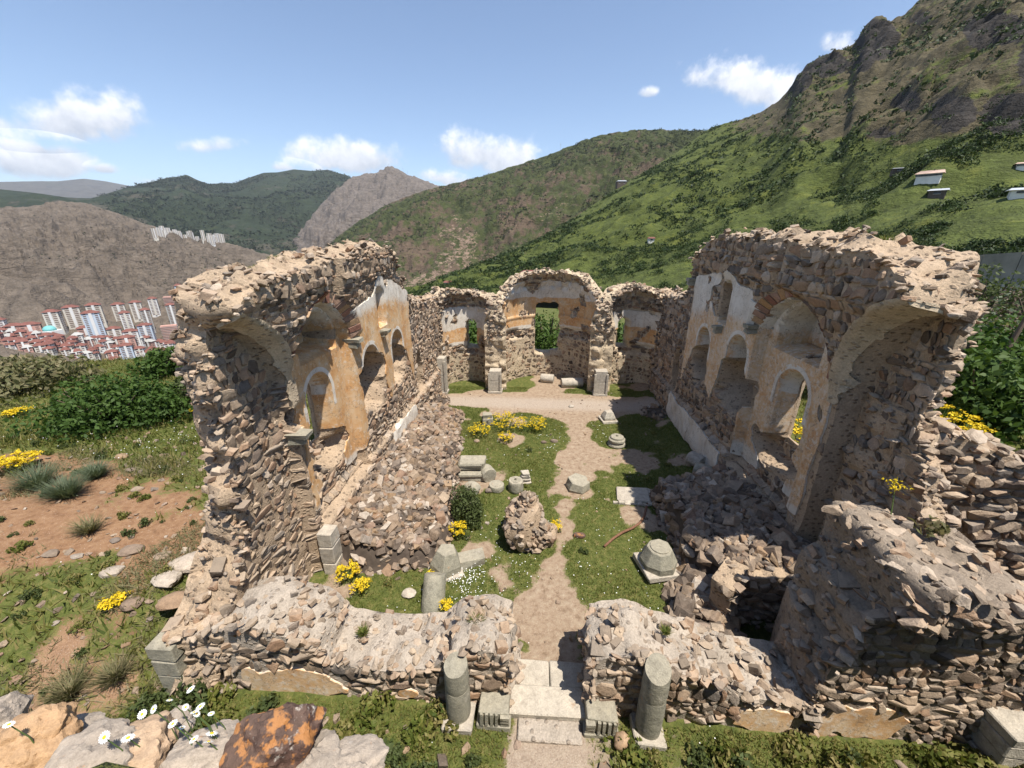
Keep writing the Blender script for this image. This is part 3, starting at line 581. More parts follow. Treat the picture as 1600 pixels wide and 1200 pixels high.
def grid_slab(u0, u1, v0, v1, step, S, mapf, dF, dB, rimamp=.1, K=6, seed=0, noff=None):
    """slab in (u,v): front at dF, back at dB, edges snapped on S=0.  Returns V,Q,(rim points, rim outward v)"""
    us = np.arange(u0, u1 + step, step); vs = np.arange(v0, v1 + step, step); U, Vv = np.meshgrid(us, vs); s = S(U, Vv)
    nu, nv = len(us), len(vs)
    cell = (s[:-1, :-1] + s[1:, :-1] + s[:-1, 1:] + s[1:, 1:]) > 0
    gy, gx = np.gradient(s, step); g2 = gx * gx + gy * gy + .05
    pad = np.pad(cell, 1); cnt = pad[:-1, :-1].astype(int) + pad[1:, :-1] + pad[:-1, 1:] + pad[1:, 1:]
    bnd = (cnt > 0) & (cnt < 4)
    lim = .75 * step
    U2 = np.where(bnd, U - np.clip(s * gx / g2, -lim, lim), U); V2 = np.where(bnd, Vv - np.clip(s * gy / g2, -lim, lim), Vv)
    used = cnt > 0; idx = -np.ones(U.shape, int); idx[used] = np.arange(used.sum()); uu, vv = U2[used], V2[used]; n = len(uu)
    df = dF(uu, vv); db = dB(uu, vv) if dB is not None else None
    front = mapf(uu, vv, df)
    if noff is not None:
        e = step * .5; f3 = lambda a, b: mapf(a, b, dF(a, b)); N = np.cross(f3(uu + e, vv) - f3(uu - e, vv), f3(uu, vv + e) - f3(uu, vv - e)); N /= np.linalg.norm(N, axis=1, keepdims=True) + 1e-9
        ref = mapf(uu, vv, df + .01) - front; N *= np.sign((N * ref).sum(1, keepdims=True) + 1e-12); front = front + N * noff; skN = front - N * (noff + .05)
    Vs = [front]; Qs = []
    a, b, c, d = idx[:-1, :-1][cell], idx[:-1, 1:][cell], idx[1:, 1:][cell], idx[1:, :-1][cell]
    Qs.append(np.stack([a, b, c, d], 1)); rimP = rimN = None
    if dB is not None:
        back = mapf(uu, vv, db); Vs.append(back); Qs.append(np.stack([a, d, c, b], 1) + n); nn = 2 * n
    else: nn = n
    # boundary edges (directed so that the solid is on the left)
    E = []
    P = np.pad(cell, 1)
    hz = P[1:, 1:-1].astype(int) - P[:-1, 1:-1].astype(int)   # rows nv, cols nu-1 : +1 cell above
    r, cc = np.nonzero(hz == 1); E.append(np.stack([idx[r, cc], idx[r, cc + 1]], 1)); r, cc = np.nonzero(hz == -1); E.append(np.stack([idx[r, cc + 1], idx[r, cc]], 1))
    vt = P[1:-1, 1:].astype(int) - P[1:-1, :-1].astype(int)
    r, cc = np.nonzero(vt == 1); E.append(np.stack([idx[r + 1, cc], idx[r, cc]], 1)); r, cc = np.nonzero(vt == -1); E.append(np.stack([idx[r, cc], idx[r + 1, cc]], 1))
    E = np.vstack(E)
    gxu, gyu = gx[used], gy[used]; gl = np.hypot(gxu, gyu) + 1e-6; ou, ov = -gxu / gl, -gyu / gl
    bi = np.unique(E); loc = -np.ones(n, int); loc[bi] = np.arange(len(bi)); nb = len(bi)
    if dB is not None:
        layers = [bi]; pts = []; 
        for k in range(1, K):
            f = k / K; dk = df[bi] * (1 - f) + db[bi] * f
            bul = rimamp * (fbm(uu[bi] * 2.6 + 9 * seed, vv[bi] * 2.6, dk * 2.6, 3, seed + 3) * 1.6 + .25 * math.sin(math.pi * f)) * np.clip(np.abs(df[bi] - db[bi]) / .8, 0, 1)
            q = mapf(uu[bi] + ou[bi] * bul, vv[bi] + ov[bi] * bul, dk); Vs.append(q); layers.append(nn + np.arange(nb)); nn += nb; pts.append(mapf(uu[bi] + ou[bi] * (bul - .055), vv[bi] + ov[bi] * (bul - .055), dk))
        layers.append(bi + n)
        for k in range(K):
            A = layers[k][loc[E[:, 0]]]; B = layers[k][loc[E[:, 1]]]; C = layers[k + 1][loc[E[:, 1]]]; D = layers[k + 1][loc[E[:, 0]]]
            Qs.append(np.stack([B, A, D, C], 1))
        rimP = np.concatenate(pts + [front[bi]]) if pts else front[bi]; rimN = np.tile(np.stack([ou[bi], ov[bi]], 1), (len(pts) + 1, 1))
        dep = np.tile(np.abs(df[bi] - db[bi]), len(pts) + 1); rimN = np.column_stack([rimN, dep, np.tile(uu[bi], len(pts) + 1), np.tile(vv[bi], len(pts) + 1)])
    else:   # thin sheet: skirt behind
        q = skN[bi]; Vs.append(q); A, B = E[:, 0], E[:, 1]; Qs.append(np.stack([B, A, nn + loc[A], nn + loc[B]], 1))
    return np.vstack(Vs), np.vstack(Qs), (rimP, rimN), (uu, vv, df)

def stone_cells(u0, u1, v0, v1, h, w, seed, wav=.06):
    r = np.random.default_rng(seed); out = []; v = v0
    while v < v1:
        hh = h * r.choice([.55, .8, 1., 1.25, 1.6], p=[.2, .25, .25, .2, .1]); u = u0 - r.uniform(0, w)
        while u < u1:
            ww = w * r.choice([.4, .7, 1., 1.4, 1.9], p=[.2, .25, .25, .2, .1]) * r.uniform(.85, 1.15); out.append((u, v, ww, hh)); u += ww
        v += hh
    c = np.array(out); n = len(c); j = lambda: r.normal(0, .105, n)
    q = np.empty((n, 8, 2)); cut = r.uniform(.14, .34, (n, 4))
    base = [(cut[:, 0], 0), (1 - cut[:, 1], 0), (1, cut[:, 1]), (1, 1 - cut[:, 2]), (1 - cut[:, 2], 1), (cut[:, 3], 1), (0, 1 - cut[:, 3]), (0, cut[:, 0])]
    for i, (a, b) in enumerate(base):
        q[:, i, 0] = c[:, 0] + (a + j()) * c[:, 2]; q[:, i, 1] = c[:, 1] + (b + j()) * c[:, 3]
    q[..., 1] += wav * fbm(q[..., 0] * .8, q[..., 1] * .5, o=2, seed=seed) * 2
    return q, r
def face_stones(parent, base, u0, u1, v0, v1, h, w, S, mapf, dF, style, mat, seed, limit=300, name='stone', red=None):
    q, r = stone_cells(u0, u1, v0, v1, h, w, seed); c = q.mean(1); n = len(q)
    keep_p, shr, pr = style(c[:, 0], c[:, 1]); k = (S(c[:, 0], c[:, 1]) > .07) & (r.random(n) < keep_p)
    dq = dF(q[..., 0], q[..., 1]); k &= (dq.max(1) - dq.min(1)) < .27
    q, c, shr, pr = q[k], c[k], shr[k] * r.uniform(.88, 1.02, k.sum()), pr[k]; n = len(q)
    if not n: return None
    pr = pr * r.uniform(.3, 1.7, n)
    tilt = r.normal(0, .22, (n, 2))
    def ring(sc, dd):
        uv = c[:, None] + (q - c[:, None]) * sc[:, None, None]; rel = uv - c[:, None]
        return uv, dF(uv[..., 0], uv[..., 1]) + dd[:, None] + (rel * tilt[:, None]).sum(2) * (dd > 0)[:, None]
    L = []
    for sc, dd in ((shr, np.full(n, -.05)), (shr * .98, pr * .55), (shr * r.uniform(.6, .8, n), pr)):
        uv, d = ring(sc, dd); L.append(mapf(uv[..., 0], uv[..., 1], d))
    ctr = mapf(c[:, 0], c[:, 1], dF(c[:, 0], c[:, 1]) + pr * r.uniform(.9, 1.25, n))[:, None]
    V = np.concatenate(L + [ctr], 1)          # n,25,3
    Qp = np.array([[a * 8 + i, a * 8 + (i + 1) % 8, (a + 1) * 8 + (i + 1) % 8, (a + 1) * 8 + i] for a in range(2) for i in range(8)]); Tp = np.array([[16 + i, 16 + (i + 1) % 8, 24] for i in range(8)])
    mid = V.mean(1); size = np.linalg.norm(V[:, 0] - V[:, 4], axis=1) / np.linalg.norm(mid - [0, 0, CAMH], axis=1); o = np.argsort(-size); rn = r.random(n); base = np.asarray(base)
    for i in o[:limit]:
        link(name, mesh(name, V[i] - mid[i], [Qp, Tp], mat, {'rnd': np.full(25, rn[i])}), parent, tuple(mid[i] - base))
    rest = o[limit:]
    if len(rest):
        m = len(rest); off = (np.arange(m) * 25)[:, None, None]
        link('masonry_infill', mesh('masonry_infill', V[rest].reshape(-1, 3) - base, [(Qp[None] + off).reshape(-1, 4), (Tp[None] + off).reshape(-1, 3)], mat, {'rnd': np.repeat(rn[rest], 25)}), parent, kind='stuff')

def build_wall(name, label, base, box, step, S, mapf, dF, dB, style, seed, plaster=None, bands=(), h=.19, w=.30, mat=M_MORT, smat=M_STONE, rim=250, rimsize=(.16, .4), rimamp=.12, limit=260, cat='wall', group=None, K=6, rimfun=None, back=False, rimlimit=280, coresub='core'):
    root = thing(name, label, cat, base, group); base = np.asarray(base, float); u0, u1, v0, v1 = box
    rough = lambda u, v: dF(u, v) + .022 * fbm(u * 6, v * 6, o=3, seed=seed) - .01
    db = lambda u, v: dB(u, v) + .03 * fbm(u * 4, v * 4, o=3, seed=seed + 1)
    V, Q, (rp, rn), _ = grid_slab(u0, u1, v0, v1, step, S, mapf, rough, db, rimamp, K, seed)
    link(coresub, mesh(coresub, V - base, Q, mat, None, True), root).data.set_sharp_from_angle(angle=R(50))
    sty = style
    if plaster:
        Sp, pl, off = plaster; S2 = lambda u, v: np.minimum(S(u, v) - .005, Sp(u, v))
        V, Q, _, (uu, vv, dd) = grid_slab(u0, u1, v0, v1, step, S2, mapf, lambda u, v: dF(u, v) + .006 * fbm(u * 3, v * 3, o=3, seed=seed + 8), None, noff=off + .012)
        a = pl(uu, vv); a = np.concatenate([a, np.full(len(V) - len(a), .8)])
        plas = link('plaster', mesh('plaster', V - base, Q, M_PLAS, {'pl': a}, True), root); plas.data.set_sharp_from_angle(angle=R(45))
        def sty(u, v):
            k, s_, p_ = style(u, v); return np.where(Sp(u, v) > -.05, 0, k), s_, p_
    for Sb, off, wv in bands:
        V, Q, _, _ = grid_slab(u0, u1, v0, v1, step * .55, lambda u, v: np.minimum(S(u, v) - .01, Sb(u, v)), mapf, dF, None, noff=off + .012)
        if len(V): link('arch_band', mesh('arch_band', V - base, Q, M_PLAS if wv > .5 else M_MORTA, {'pl': np.full(len(V), wv)}, True), plas).data.set_sharp_from_angle(angle=R(45))
    face_stones(root, base, u0, u1, v0, v1, h, w, S, mapf, dF, sty, smat, seed, limit)
    if back: face_stones(root, base, u0, u1, v0, v1, h * 1.2, w * 1.2, S, lambda u, v, d: mapf(u, v, dB(u, v) - (d - dF(u, v))), dF, lambda u, v: (0 * u + .9, 0 * u + .95, 0 * u + .04), smat, seed + 50, 0)
    ok = (rn[:, 1] > -.35) & (rn[:, 2] > .45)
    if rimfun is not None: ok &= rimfun(rn[:, 3], rn[:, 4])
    ii = np.nonzero(ok)[0]
    if len(ii) and rim:
        ii = rng.choice(ii, rim, replace=True); s = rng.uniform(*rimsize, rim) * rng.uniform(.6, 1.15, rim)
        P = rp[ii] + rng.normal(0, .05, (rim, 3)); P -= np.stack([0 * s, 0 * s, s * np.where(rn[ii, 1] > .5, -.12, .03)], 1)
        rocks(root, P, np.stack([s * rng.uniform(.9, 1.7, rim), s * rng.uniform(.8, 1.2, rim), s * rng.uniform(.5, .95, rim)], 1), smat, 'top_stone', rimlimit, .35, 'top_rubble', base)
    return root

STY = lambda k, s, p: (lambda u, v: (0 * u + k, 0 * u + s, 0 * u + p))

def side_wall(name, label, side, sh, X0, poly, seed, endskew, w1, w2, w3, up2, arch1, nich, warch, hts, pltop, cor):
    """left/right nave wall; u = Y along the nave, d>0 towards the nave"""
    sg = 1 if side == 'L' else -1
    def mapf(u, v, d):
        u = np.asarray(u, float); dd = np.maximum(-d, 0)
        yy = u + dd * endskew * ss(-u, -(poly_end + 1.4), -(poly_end - .2)) * ss(v, 1.2, 3.5)
        return np.stack([X0 + sg * d, yy, v + 0 * u], -1)
    poly_end = 6.0 if side == 'L' else 6.4
    a1 = lambda u, v: arch(u, v, *arch1); aw = lambda u, v: arch(u, v, *warch)
    W1 = lambda u, v: arch(u, v, *w1); W2 = lambda u, v: arch(u, v, *w2); W3 = lambda u, v: arch(u, v, *w3)
    UP2 = lambda u, v: arch(u, v, *up2); NI = lambda u, v: arch(u, v, *nich)
    c2 = (w2[0] + .05, 3.55, 1.0, .95); c3 = (w3[0] + .1, 3.4, .75, .8)
    C2 = lambda u, v: blob(u, v, *c2, seed + 5); C3 = lambda u, v: blob(u, v, *c3, seed + 6)
    HL = lambda u, v: blob(u, v, w1[0] - 1.35, 4.25, .3, .3, seed + 7)
    sill1 = lambda u, v: blob(u, v, w1[0] + .1, 2.45, .95, .5, seed + 9, .5)
    door = lambda u, v: blob(u, v, w3[0] + 2.55, 2.2, .4, 1.15, seed + 12, .2)
    def S(u, v):
        s = poly_sdf(u, v, poly) + .16 * fbm(u * 1.6, v * 1.6, o=4, seed=seed)
        s = np.minimum(s, .13 - np.maximum(W1(u, v), -1)); s = np.minimum(s, .1 - blob(u, v, w1[0] - .45, 3.25, .42, .75, seed + 15, .25)); s = np.minimum(s, .5 - C2(u, v))
        if side == 'R': s = np.minimum(s, .08 - blob(u, v, nich[0] - .35, nich[2] + .35, .5, .45, seed + 17, .3))
        return np.minimum(s, .22 - door(u, v))
    def dF(u, v):
        u = np.asarray(u, float); v = np.asarray(v, float)
        A = a1(u, v); AW = aw(u, v); d = 0 * u
        d = d - .30 * ss(A, 0, .05) - (.24 if side == 'L' else .45) * ss(AW, 0, .06)
        spand = (A < 0) & (AW < 0) & (u < arch1[0] + .1)
        d = d + np.where(spand, np.clip((v - 4.9) * .26, 0, .36 if side == 'L' else .5) * ss(-A, .12, .3) * ss(-AW, .0, .2), 0)
        # ragged vault springing right of the first bay
        d = d + .24 * ss(-np.abs(u - (arch1[0] + 1.3)), -.55, -.42) * ss(v, 5.2, 5.5) * ss(-A, .12, .3)
        d = d + .10 * ss(v, 6.6, 7.0) + .10 * ss(v, 6.2, 6.9) * fbm(u * 1.2, v * 1.2, o=3, seed=seed + 2)
        d = d - .5 * ss(W1(u, v), 0, .14) - .95 * ss(W2(u, v), 0, .14) - .9 * ss(W3(u, v), 0, .14) - .85 * ss(UP2(u, v), 0, .09) - .8 * ss(NI(u, v), 0, .09)
        d = np.minimum(d, np.where(C2(u, v) > 0, -1.0 * ss(C2(u, v), 0, .28), 9)); d = np.minimum(d, np.where(C3(u, v) > 0, -.8 * ss(C3(u, v), 0, .25), 9))
        d = np.minimum(d, np.where(HL(u, v) > 0, -.7 * ss(HL(u, v), 0, .12), 9)); d = np.minimum(d, np.where(sill1(u, v) > 0, -.5 * ss(sill1(u, v), 0, .2) - .3, 9))
        d = np.minimum(d, np.where(door(u, v) > 0, -1.0 * ss(door(u, v), 0, .15), 9))
        # stepped plinth, broken edge above it
        d = d + .16 * ss(-v, -1.45, -1.36) * ss(u, w1[0] - 1.3, w1[0] - 1.2) + .06 * ss(-v, -2.6, -1.5) * fbm(u * 2, v * 2, o=3, seed=seed + 4)
        return d
    dB = lambda u, v: -1.3 + .12 * ss(v, 4, 7) + .45 * ss(W1(u, v), -.45, -.05)
    nz_ = lambda u, v, k, q: k * fbm(u * q, v * q, o=5, seed=seed + 30)
    def Sp(u, v):   # plaster: painted wall zones minus the broken areas
        A = a1(u, v); top = np.interp(u, [arch1[0] + 1.2, up2[0] - .6, up2[0], up2[0] + 1.2, w3[0] + 1.6], pltop)
        bay1 = np.minimum(A + .02, v - np.interp(u, [w1[0] - 1.3, w1[0] - .7, w1[0], w1[0] + .75, w1[0] + .85], [1.8, 2.2, 2.6, 2.2, 1.55]))
        bay2 = np.minimum(np.minimum(u - (arch1[0] + 1.22), (w3[0] + 1.65) - u), np.minimum(top - v, v - np.interp(u, [w2[0] - 1.4, w2[0] - .9, w2[0] - .6, w2[0] + .8, w2[0] + 1.3, w3[0] - .6, w3[0] + .9, w3[0] + 1.6], [1.55, 2.0, 3.9, 3.9, 2.5, 3.0, 3.8, 2.2])))
        strip = np.minimum(np.minimum(u - (w1[0] + .72), (w1[0] + 1.5) - u), np.minimum(v - 1.6, 5.6 - v))
        low = np.minimum(np.minimum(u - (w1[0] + (2.0 if side == 'R' else 3.4)), (w3[0] + (2.3 if side == 'R' else 1.)) - u), np.minimum(v - .25, 1.30 - v))
        pier = np.minimum(np.minimum(u - (w1[0] - (1.75 if side == 'R' else 1.45)), (w1[0] - .66) - u), np.minimum(v - 1.75, 5.3 - v))
        s = np.maximum(np.maximum(np.maximum(bay1, bay2), np.maximum(strip, pier)), low)
        s = s + nz_(u, v, .17, 1.3) + .01
        s = np.minimum(s, -C2(u, v) - .03); s = np.minimum(s, -C3(u, v) - .03); s = np.minimum(s, -HL(u, v) - .03); s = np.minimum(s, -sill1(u, v) - .03)
        rv = np.where(W1(u, v) > .02, (v - 2.9) + nz_(u, v, .25, 2), 9); s = np.minimum(s, rv)
        s = np.minimum(s, .55 - ss(fbm(u * .9 + 40, v * .9, o=3, seed=seed + 31), .12, .3) * .9 * ss(v, 5.0, 5.6) - .0)
        return s
    def pl(u, v):
        w = .18 + .55 * ss(v, 5.3, 6.3) + .5 * ss(-v, -2.1, -1.6) + (.27 if side == 'R' else 0) + .25 * ss(u, w3[0], w3[0] + 1.2) * ss(v, 4.8, 5.6)
        return np.clip(w + .5 * (np.maximum(np.maximum(W2(u, v), W3(u, v)), W1(u, v)) > .05) * (v > w1[3] - .15), 0, 1)
    def style(u, v):
        flush = ss(-v, -3.7, -3.0) * ss(-u, -(w1[0] - .9), -(w1[0] - 1.4))      # mortared west bay
        top = ss(v, 5.3, 6)
        return .95 - .3 * flush, .97 - .14 * flush, .024 - .010 * flush + .012 * top
    bnd = lambda Wf, wp: (lambda u, v: np.where(v > wp[3] - .5, np.minimum(np.minimum(Wf(u, v) + .13, -Wf(u, v) - .012), np.minimum(-C2(u, v), -C3(u, v)) - .02), -1))
    rib = lambda u, v: np.where(v > warch[3] - .25, np.minimum(aw(u, v) + .24, -aw(u, v) - .015) + nz_(u, v, .07, 2.5), -1)
    ringS = lambda u, v: np.where(v > arch1[3] - .1, np.minimum(a1(u, v) + .30, -a1(u, v) - .03) + nz_(u, v, .06, 3), -1)
    root = build_wall(name, label, (X0, 12, 0), (4.4, 20.6, -.4, 8.4), .062, S, mapf, dF, dB, style, seed, (Sp, pl, .028),
                      [(bnd(W1, w1), .03, .72), (bnd(W2, w2), .03, .72), (bnd(W3, w3), .03, .72), (rib, .05, .3)], rim=2200, rimsize=(.07, .22), rimamp=.26, h=.155, w=.25)
    # brick voussoirs of the first wall arch
    ac = arch1; n = 26; th_ = np.linspace(.05, math.pi - .05, 40); O = np.array([X0, 12, 0.])
    rv = np.concatenate([mapf(ac[0] + rr * np.cos(th_), ac[3] + rr * np.sin(th_), np.maximum(0, dF(ac[0] + rr * np.cos(th_), ac[3] + rr * np.sin(th_))) + dd) for rr, dd in ((ac[1] + .02, -.06), (ac[1] + .02, .0), (ac[1] + .26, .0), (ac[1] + .26, -.06))]) - O
    rq = np.array([[k * 40 + i, k * 40 + i + 1, (k + 1) * 40 + i + 1, (k + 1) * 40 + i] for k in range(3) for i in range(39)])
    ringo = link('wall_arch', mesh('wall_arch', rv, rq, M_MORT), root)
    for i in range(n):
        a0 = math.pi * (i + .08) / n; a1_ = math.pi * (i + .92) / n
        if side == 'L' and i in (23, 24, 25): continue
        if side == 'R' and (i < 3): continue
        r0, r1 = ac[1] + .01, ac[1] + .27 + rng.uniform(-.04, .05); mb = MB(); pts = []
        for d in (-.1, .02 + rng.uniform(0, .05)):
            for aa, rr in ((a0, r0), (a1_, r0), (a1_, r1), (a0, r1)):
                uu, vv = ac[0] + rr * math.cos(aa), ac[3] + rr * math.sin(aa); pts.append(mapf(np.array(uu), np.array(vv), np.array(d + max(0, float(dF(np.array(uu), np.array(vv)))))))
        pts = np.array(pts); c = pts.mean(0)
        Qb = np.array([[0, 3, 2, 1], [4, 5, 6, 7], [0, 1, 5, 4], [1, 2, 6, 5], [2, 3, 7, 6], [3, 0, 4, 7]])
        if sg < 0: Qb = Qb[:, ::-1]
        link('brick', mesh('brick', pts - c, Qb, M_RED if i % 3 else M_OCHRE, {'rnd': np.full(8, rng.random())}), ringo, tuple(c - O))
    # corbels that carried the vault
    for cu, cv in cor:
        P = mapf(np.array(cu), np.array(cv), np.array(.05 + max(-.3, float(dF(np.array(cu), np.array(cv)))))); mb = MB(); mb.box((-.24, -.16, -.02), (.24, .16, .09), .02); mb.box((-.2, -.12, -.16), (.14, .12, -.02), .03)
        link('corbel', mb.mesh('corbel', M_GREY), root, tuple(P - np.array([X0, 12, 0])))
    return root

LP = [(4.6, -.5), (4.6, 1.0), (5.2, 1.7), (5.55, 2.6), (5.75, 3.8), (5.7, 4.7), (5.85, 5.6), (6.0, 6.5), (6.15, 7.05), (7, 7.2), (8.1, 7.3), (10.3, 7.45), (12, 7.55), (13.9, 7.7), (14.6, 7.25), (15.2, 6.5), (15.75, 5.75), (16.5, 5.4), (18, 5.1), (20.5, 4.9), (20.5, -.5)]
left_wall = side_wall('ruined_wall', 'sunlit ruined nave wall with ochre plaster and arched windows above the pale rubble heap', 'L', 0, -5.3, LP, 11, .55,
    (9.05, .62, 2.6, 4.15), (11.68, .62, 2.9, 4.18), (14.05, .58, 2.9, 4.18), (12.95, .36, 5.15, 6.12), (9.15, 1.38, 1.2, 5.12), (9.35, .85, 5.15, 5.45), (5.55, 1.92, -2, 4.75),
    None, [6.0, 6.3, 6.75, 6.6, 6.0], [(10.62, 5.2), (12.75, 4.98), (7.5, 3.85)])
RP = [(5.3, -.5), (5.3, 2.9), (6.0, 4.2), (6.35, 5.0), (6.3, 5.9), (6.25, 6.9), (6.7, 7.45), (7.6, 7.7), (9.5, 7.85), (12.1, 8.0), (14.5, 7.98), (15.5, 7.85), (16.4, 7.5), (17.2, 7.1), (17.4, 5.7), (18.4, 5.4), (20.5, 5.3), (20.5, -.5)]
right_wall = side_wall('ruined_wall', 'shaded ruined nave wall with peeling beige plaster and broken vault above the dark rubble', 'R', 0, 6.2, RP, 23, .85,
    (9.9, .66, 2.6, 4.18), (12.4, .64, 2.9, 4.5), (15.0, .58, 2.9, 4.25), (13.87, .4, 5.2, 6.25), (10.0, 1.5, 1.2, 5.12), (10.15, .95, 5.15, 5.5), (6.0, 2.0, -2, 4.95),
    None, [6.3, 6.6, 6.95, 6.7, 6.5], [(11.62, 5.55), (16.9, 6.3), (13.75, 5.05)])

# ------------------------------------------------------------------ apses and the piers between them
def apse(label, cx, cy, Rr, vs, top, win, seed, pz, amax=90):
    n = math.pi * Rr / 2 * amax / 90
    def mapf(u, v, d):
        a = np.asarray(u, float) / Rr; return np.stack([cx + (Rr - d) * np.sin(a), cy + (Rr - d) * np.cos(a), v + 0 * a], -1)
    prof = lambda u: np.interp(u / n, top[0], top[1])
    Wn = (lambda u, v: np.minimum(win[1] - np.abs(u - win[0]), np.minimum(v - win[2], win[3] - v)) + .12 * fbm(u * 2.2, v * 2.2, o=3, seed=77) + np.minimum(0, .9 - np.hypot((u - win[0]) / win[1], (v - .5 * (win[2] + win[3])) / (win[3] - win[2]) * 1.5)) * .5) if win[4] else (lambda u, v: arch(u, v, *win[:4]))
    brk = lambda u, v: blob(u, v, win[0] + .1, win[2] - .05, win[1] * (1.5 if win[4] else 1.1), .45, seed + 3)
    def S(u, v):
        s = np.minimum(np.minimum(prof(u) - v, v + .4) + .13 * fbm(u * 2, v * 2, o=4, seed=seed), n - np.abs(u) + .05 * fbm(u * 3, v * 3, o=3, seed=seed + 9))
        return np.minimum(s, .06 - np.maximum(Wn(u, v), brk(u, v) * (1. if win[4] else .0) - .06))
    def dF(u, v):
        u = np.asarray(u, float); v = np.asarray(v, float); t = np.clip(v - vs, 0, Rr * .96)
        d = .5 * (Rr - np.sqrt(Rr * Rr - t * t))
        d = d - .55 * ss(Wn(u, v), -.02, .06)
        d = d - .14 * ss(brk(u, v), 0, .12) + .05 * ss(-np.abs(v - (vs - .08)), -.09, -.05) * (1 if win[4] else 0)
        d = d + .22 * ss(v - prof(u), -1.05, -.8) * fbm(u * 3, v * 3, o=3, seed=seed + 4)
        d = d - .16 * ss(-np.abs(v - pz[0]), -.34, -.2) * ss(fbm(u * 1.2 + 5, v, o=3, seed=seed + 6), -.25, .1)
        return d
    dB = lambda u, v: -.85 + np.minimum(.8, np.clip(v - vs, 0, 3) * .35)
    def Sp(u, v):
        s = np.minimum(np.minimum(v - pz[0] - .2, pz[2] - v), n * .93 - np.abs(u)) + .18 * fbm(u * 1.8, v * 1.8, o=4, seed=seed + 21)
        s = np.minimum(s, -brk(u, v) - .03)
        return np.minimum(s, .3 - .6 * ss(fbm(u * 1.3 + 9, v * 1.3, o=3, seed=seed + 22), .18, .36))
    pl = lambda u, v: np.clip(.1 + .9 * ss(v + .15 * fbm(u * 2, v * 2, o=3, seed=seed), pz[1] - .12, pz[1] + .12) + .8 * ss(-v, -(pz[0] + .55), -(pz[0] + .3)), 0, 1)
    sty = lambda u, v: (np.where(v < pz[0] - .2, .72, .95), np.where(v < pz[0] - .2, .72, .94), np.where(v < pz[0] - .2, .014, .05))
    return build_wall('ruined_apse', label, (cx, cy + Rr, 0), (-n - .1, n + .1, -.3, 6.5), .06, S, mapf, dF, dB, sty, seed, (Sp, pl, .025), h=.18, w=.26, rim=600, rimsize=(.08, .22), rimamp=.14, mat=M_MORTA, limit=200, cat='apse', rimfun=lambda u, v: v > 2.8)
T5 = [-1, -.85, -.6, -.45, 0, .4, .6, .8, 1]
apse('broad central apse with square window gap and white over ochre plaster', .5, 20.5, 2.55, 3.75, (T5, [4.5, 5.0, 5.95, 6.1, 6.15, 6.1, 6.05, 5.3, 4.6]), (-.05, .72, 1.75, 4.45, True), 31, (2.75, 4.75, 5.6))
apse('narrow sunlit apse with small arched window beside the sunlit nave wall', -3.9, 20.5, 1.3, 3.9, (T5, [4.7, 5.1, 5.3, 5.2, 5.2, 4.9, 5.1, 4.9, 4.7]), (.1, .3, 1.95, 3.35, False), 41, (1.95, 3.15, 4.3))
apse('narrow half shaded apse with small arched window beside the shaded nave wall', 4.95, 20.5, 1.4, 3.95, (T5, [4.6, 5.2, 5.5, 5.6, 5.6, 5.4, 5.3, 5.1, 4.9]), (-.35, .34, 2.15, 3.5, False), 47, (2.1, 3.3, 4.2))
def pier(label, x0, x1, ht, seed, ymin=20.35, th=1.4):
    mapf = lambda u, v, d: np.stack([u + 0 * v, ymin - d, v + 0 * u], -1)
    S = lambda u, v: np.minimum(np.minimum(u - x0, x1 - u), np.minimum(ht + .35 * fbm(u * 2.5, 0 * v, o=2, seed=seed) - v, v + .3)) + .06 * fbm(u * 3, v * 3, o=3, seed=seed)
    dF = lambda u, v: -.55 * ss(v, 1.0, 1.6) + .14 * fbm(u * 2, v * 2, o=3, seed=seed + 1) - .25 * ss(v, 2.5, 4.5)
    return build_wall('rubble_pier', label, ((x0 + x1) / 2, ymin, 0), (x0 - .1, x1 + .1, -.3, ht + .6), .07, S, mapf, dF, lambda u, v: -th + 0 * u, STY(.95, .93, .07), seed, h=.17, w=.22, rim=150, rimsize=(.14, .32), cat='pier', rimfun=lambda u, v: v > .8)
def pilaster(label, x, y, w, hgt, seed):
    r = thing('dressed_pilaster', label, 'pilaster', (x, y, 0), 'dressed pilasters before the apses'); z = 0
    for i, (hh, dw) in enumerate(((.14, .07), (hgt * .5, 0), (hgt * .5 - .02, .0))):
        mb = MB(); mb.box((-w / 2 - dw, -.2 - dw, z), (w / 2 + dw, .35, z + hh - .012), .008); o = link('stone_block', mb.mesh('stone_block', M_PALE), r)
        b = o.modifiers.new('b', 'BEVEL'); b.width = .012; z += hh
    for sx in (-1, 1):
        mb = MB(); mb.box((sx * w * .5 - .05, -.26, .1), (sx * w * .5 + .05, -.14, hgt * .97), .006); link('corner_shaft', mb.mesh('corner_shaft', M_PALE), r)
pier('rubble pier between the sunlit side apse and the central apse', -2.62, -2.02, 4.9, 51)
pier('rubble pier between the central apse and the half shaded side apse', 3.02, 3.58, 4.95, 53)
pier('narrow rubble pier joining the sunlit nave wall to its side apse', -5.75, -5.1, 5.1, 55)
pier('rubble pier joining the shaded nave wall to its side apse', 6.2, 7.2, 5.4, 57)
pilaster('pale dressed pilaster stub before the pier on the sunlit side', -2.3, 20.05, .62, 1.15, 1)
pilaster('pale dressed pilaster stub before the pier on the shaded side', 3.32, 20.05, .62, 1.25, 2)
pilaster('pale dressed pilaster stub at the inner corner of the sunlit wall', -5.1, 19.7, .4, 1.9, 3)

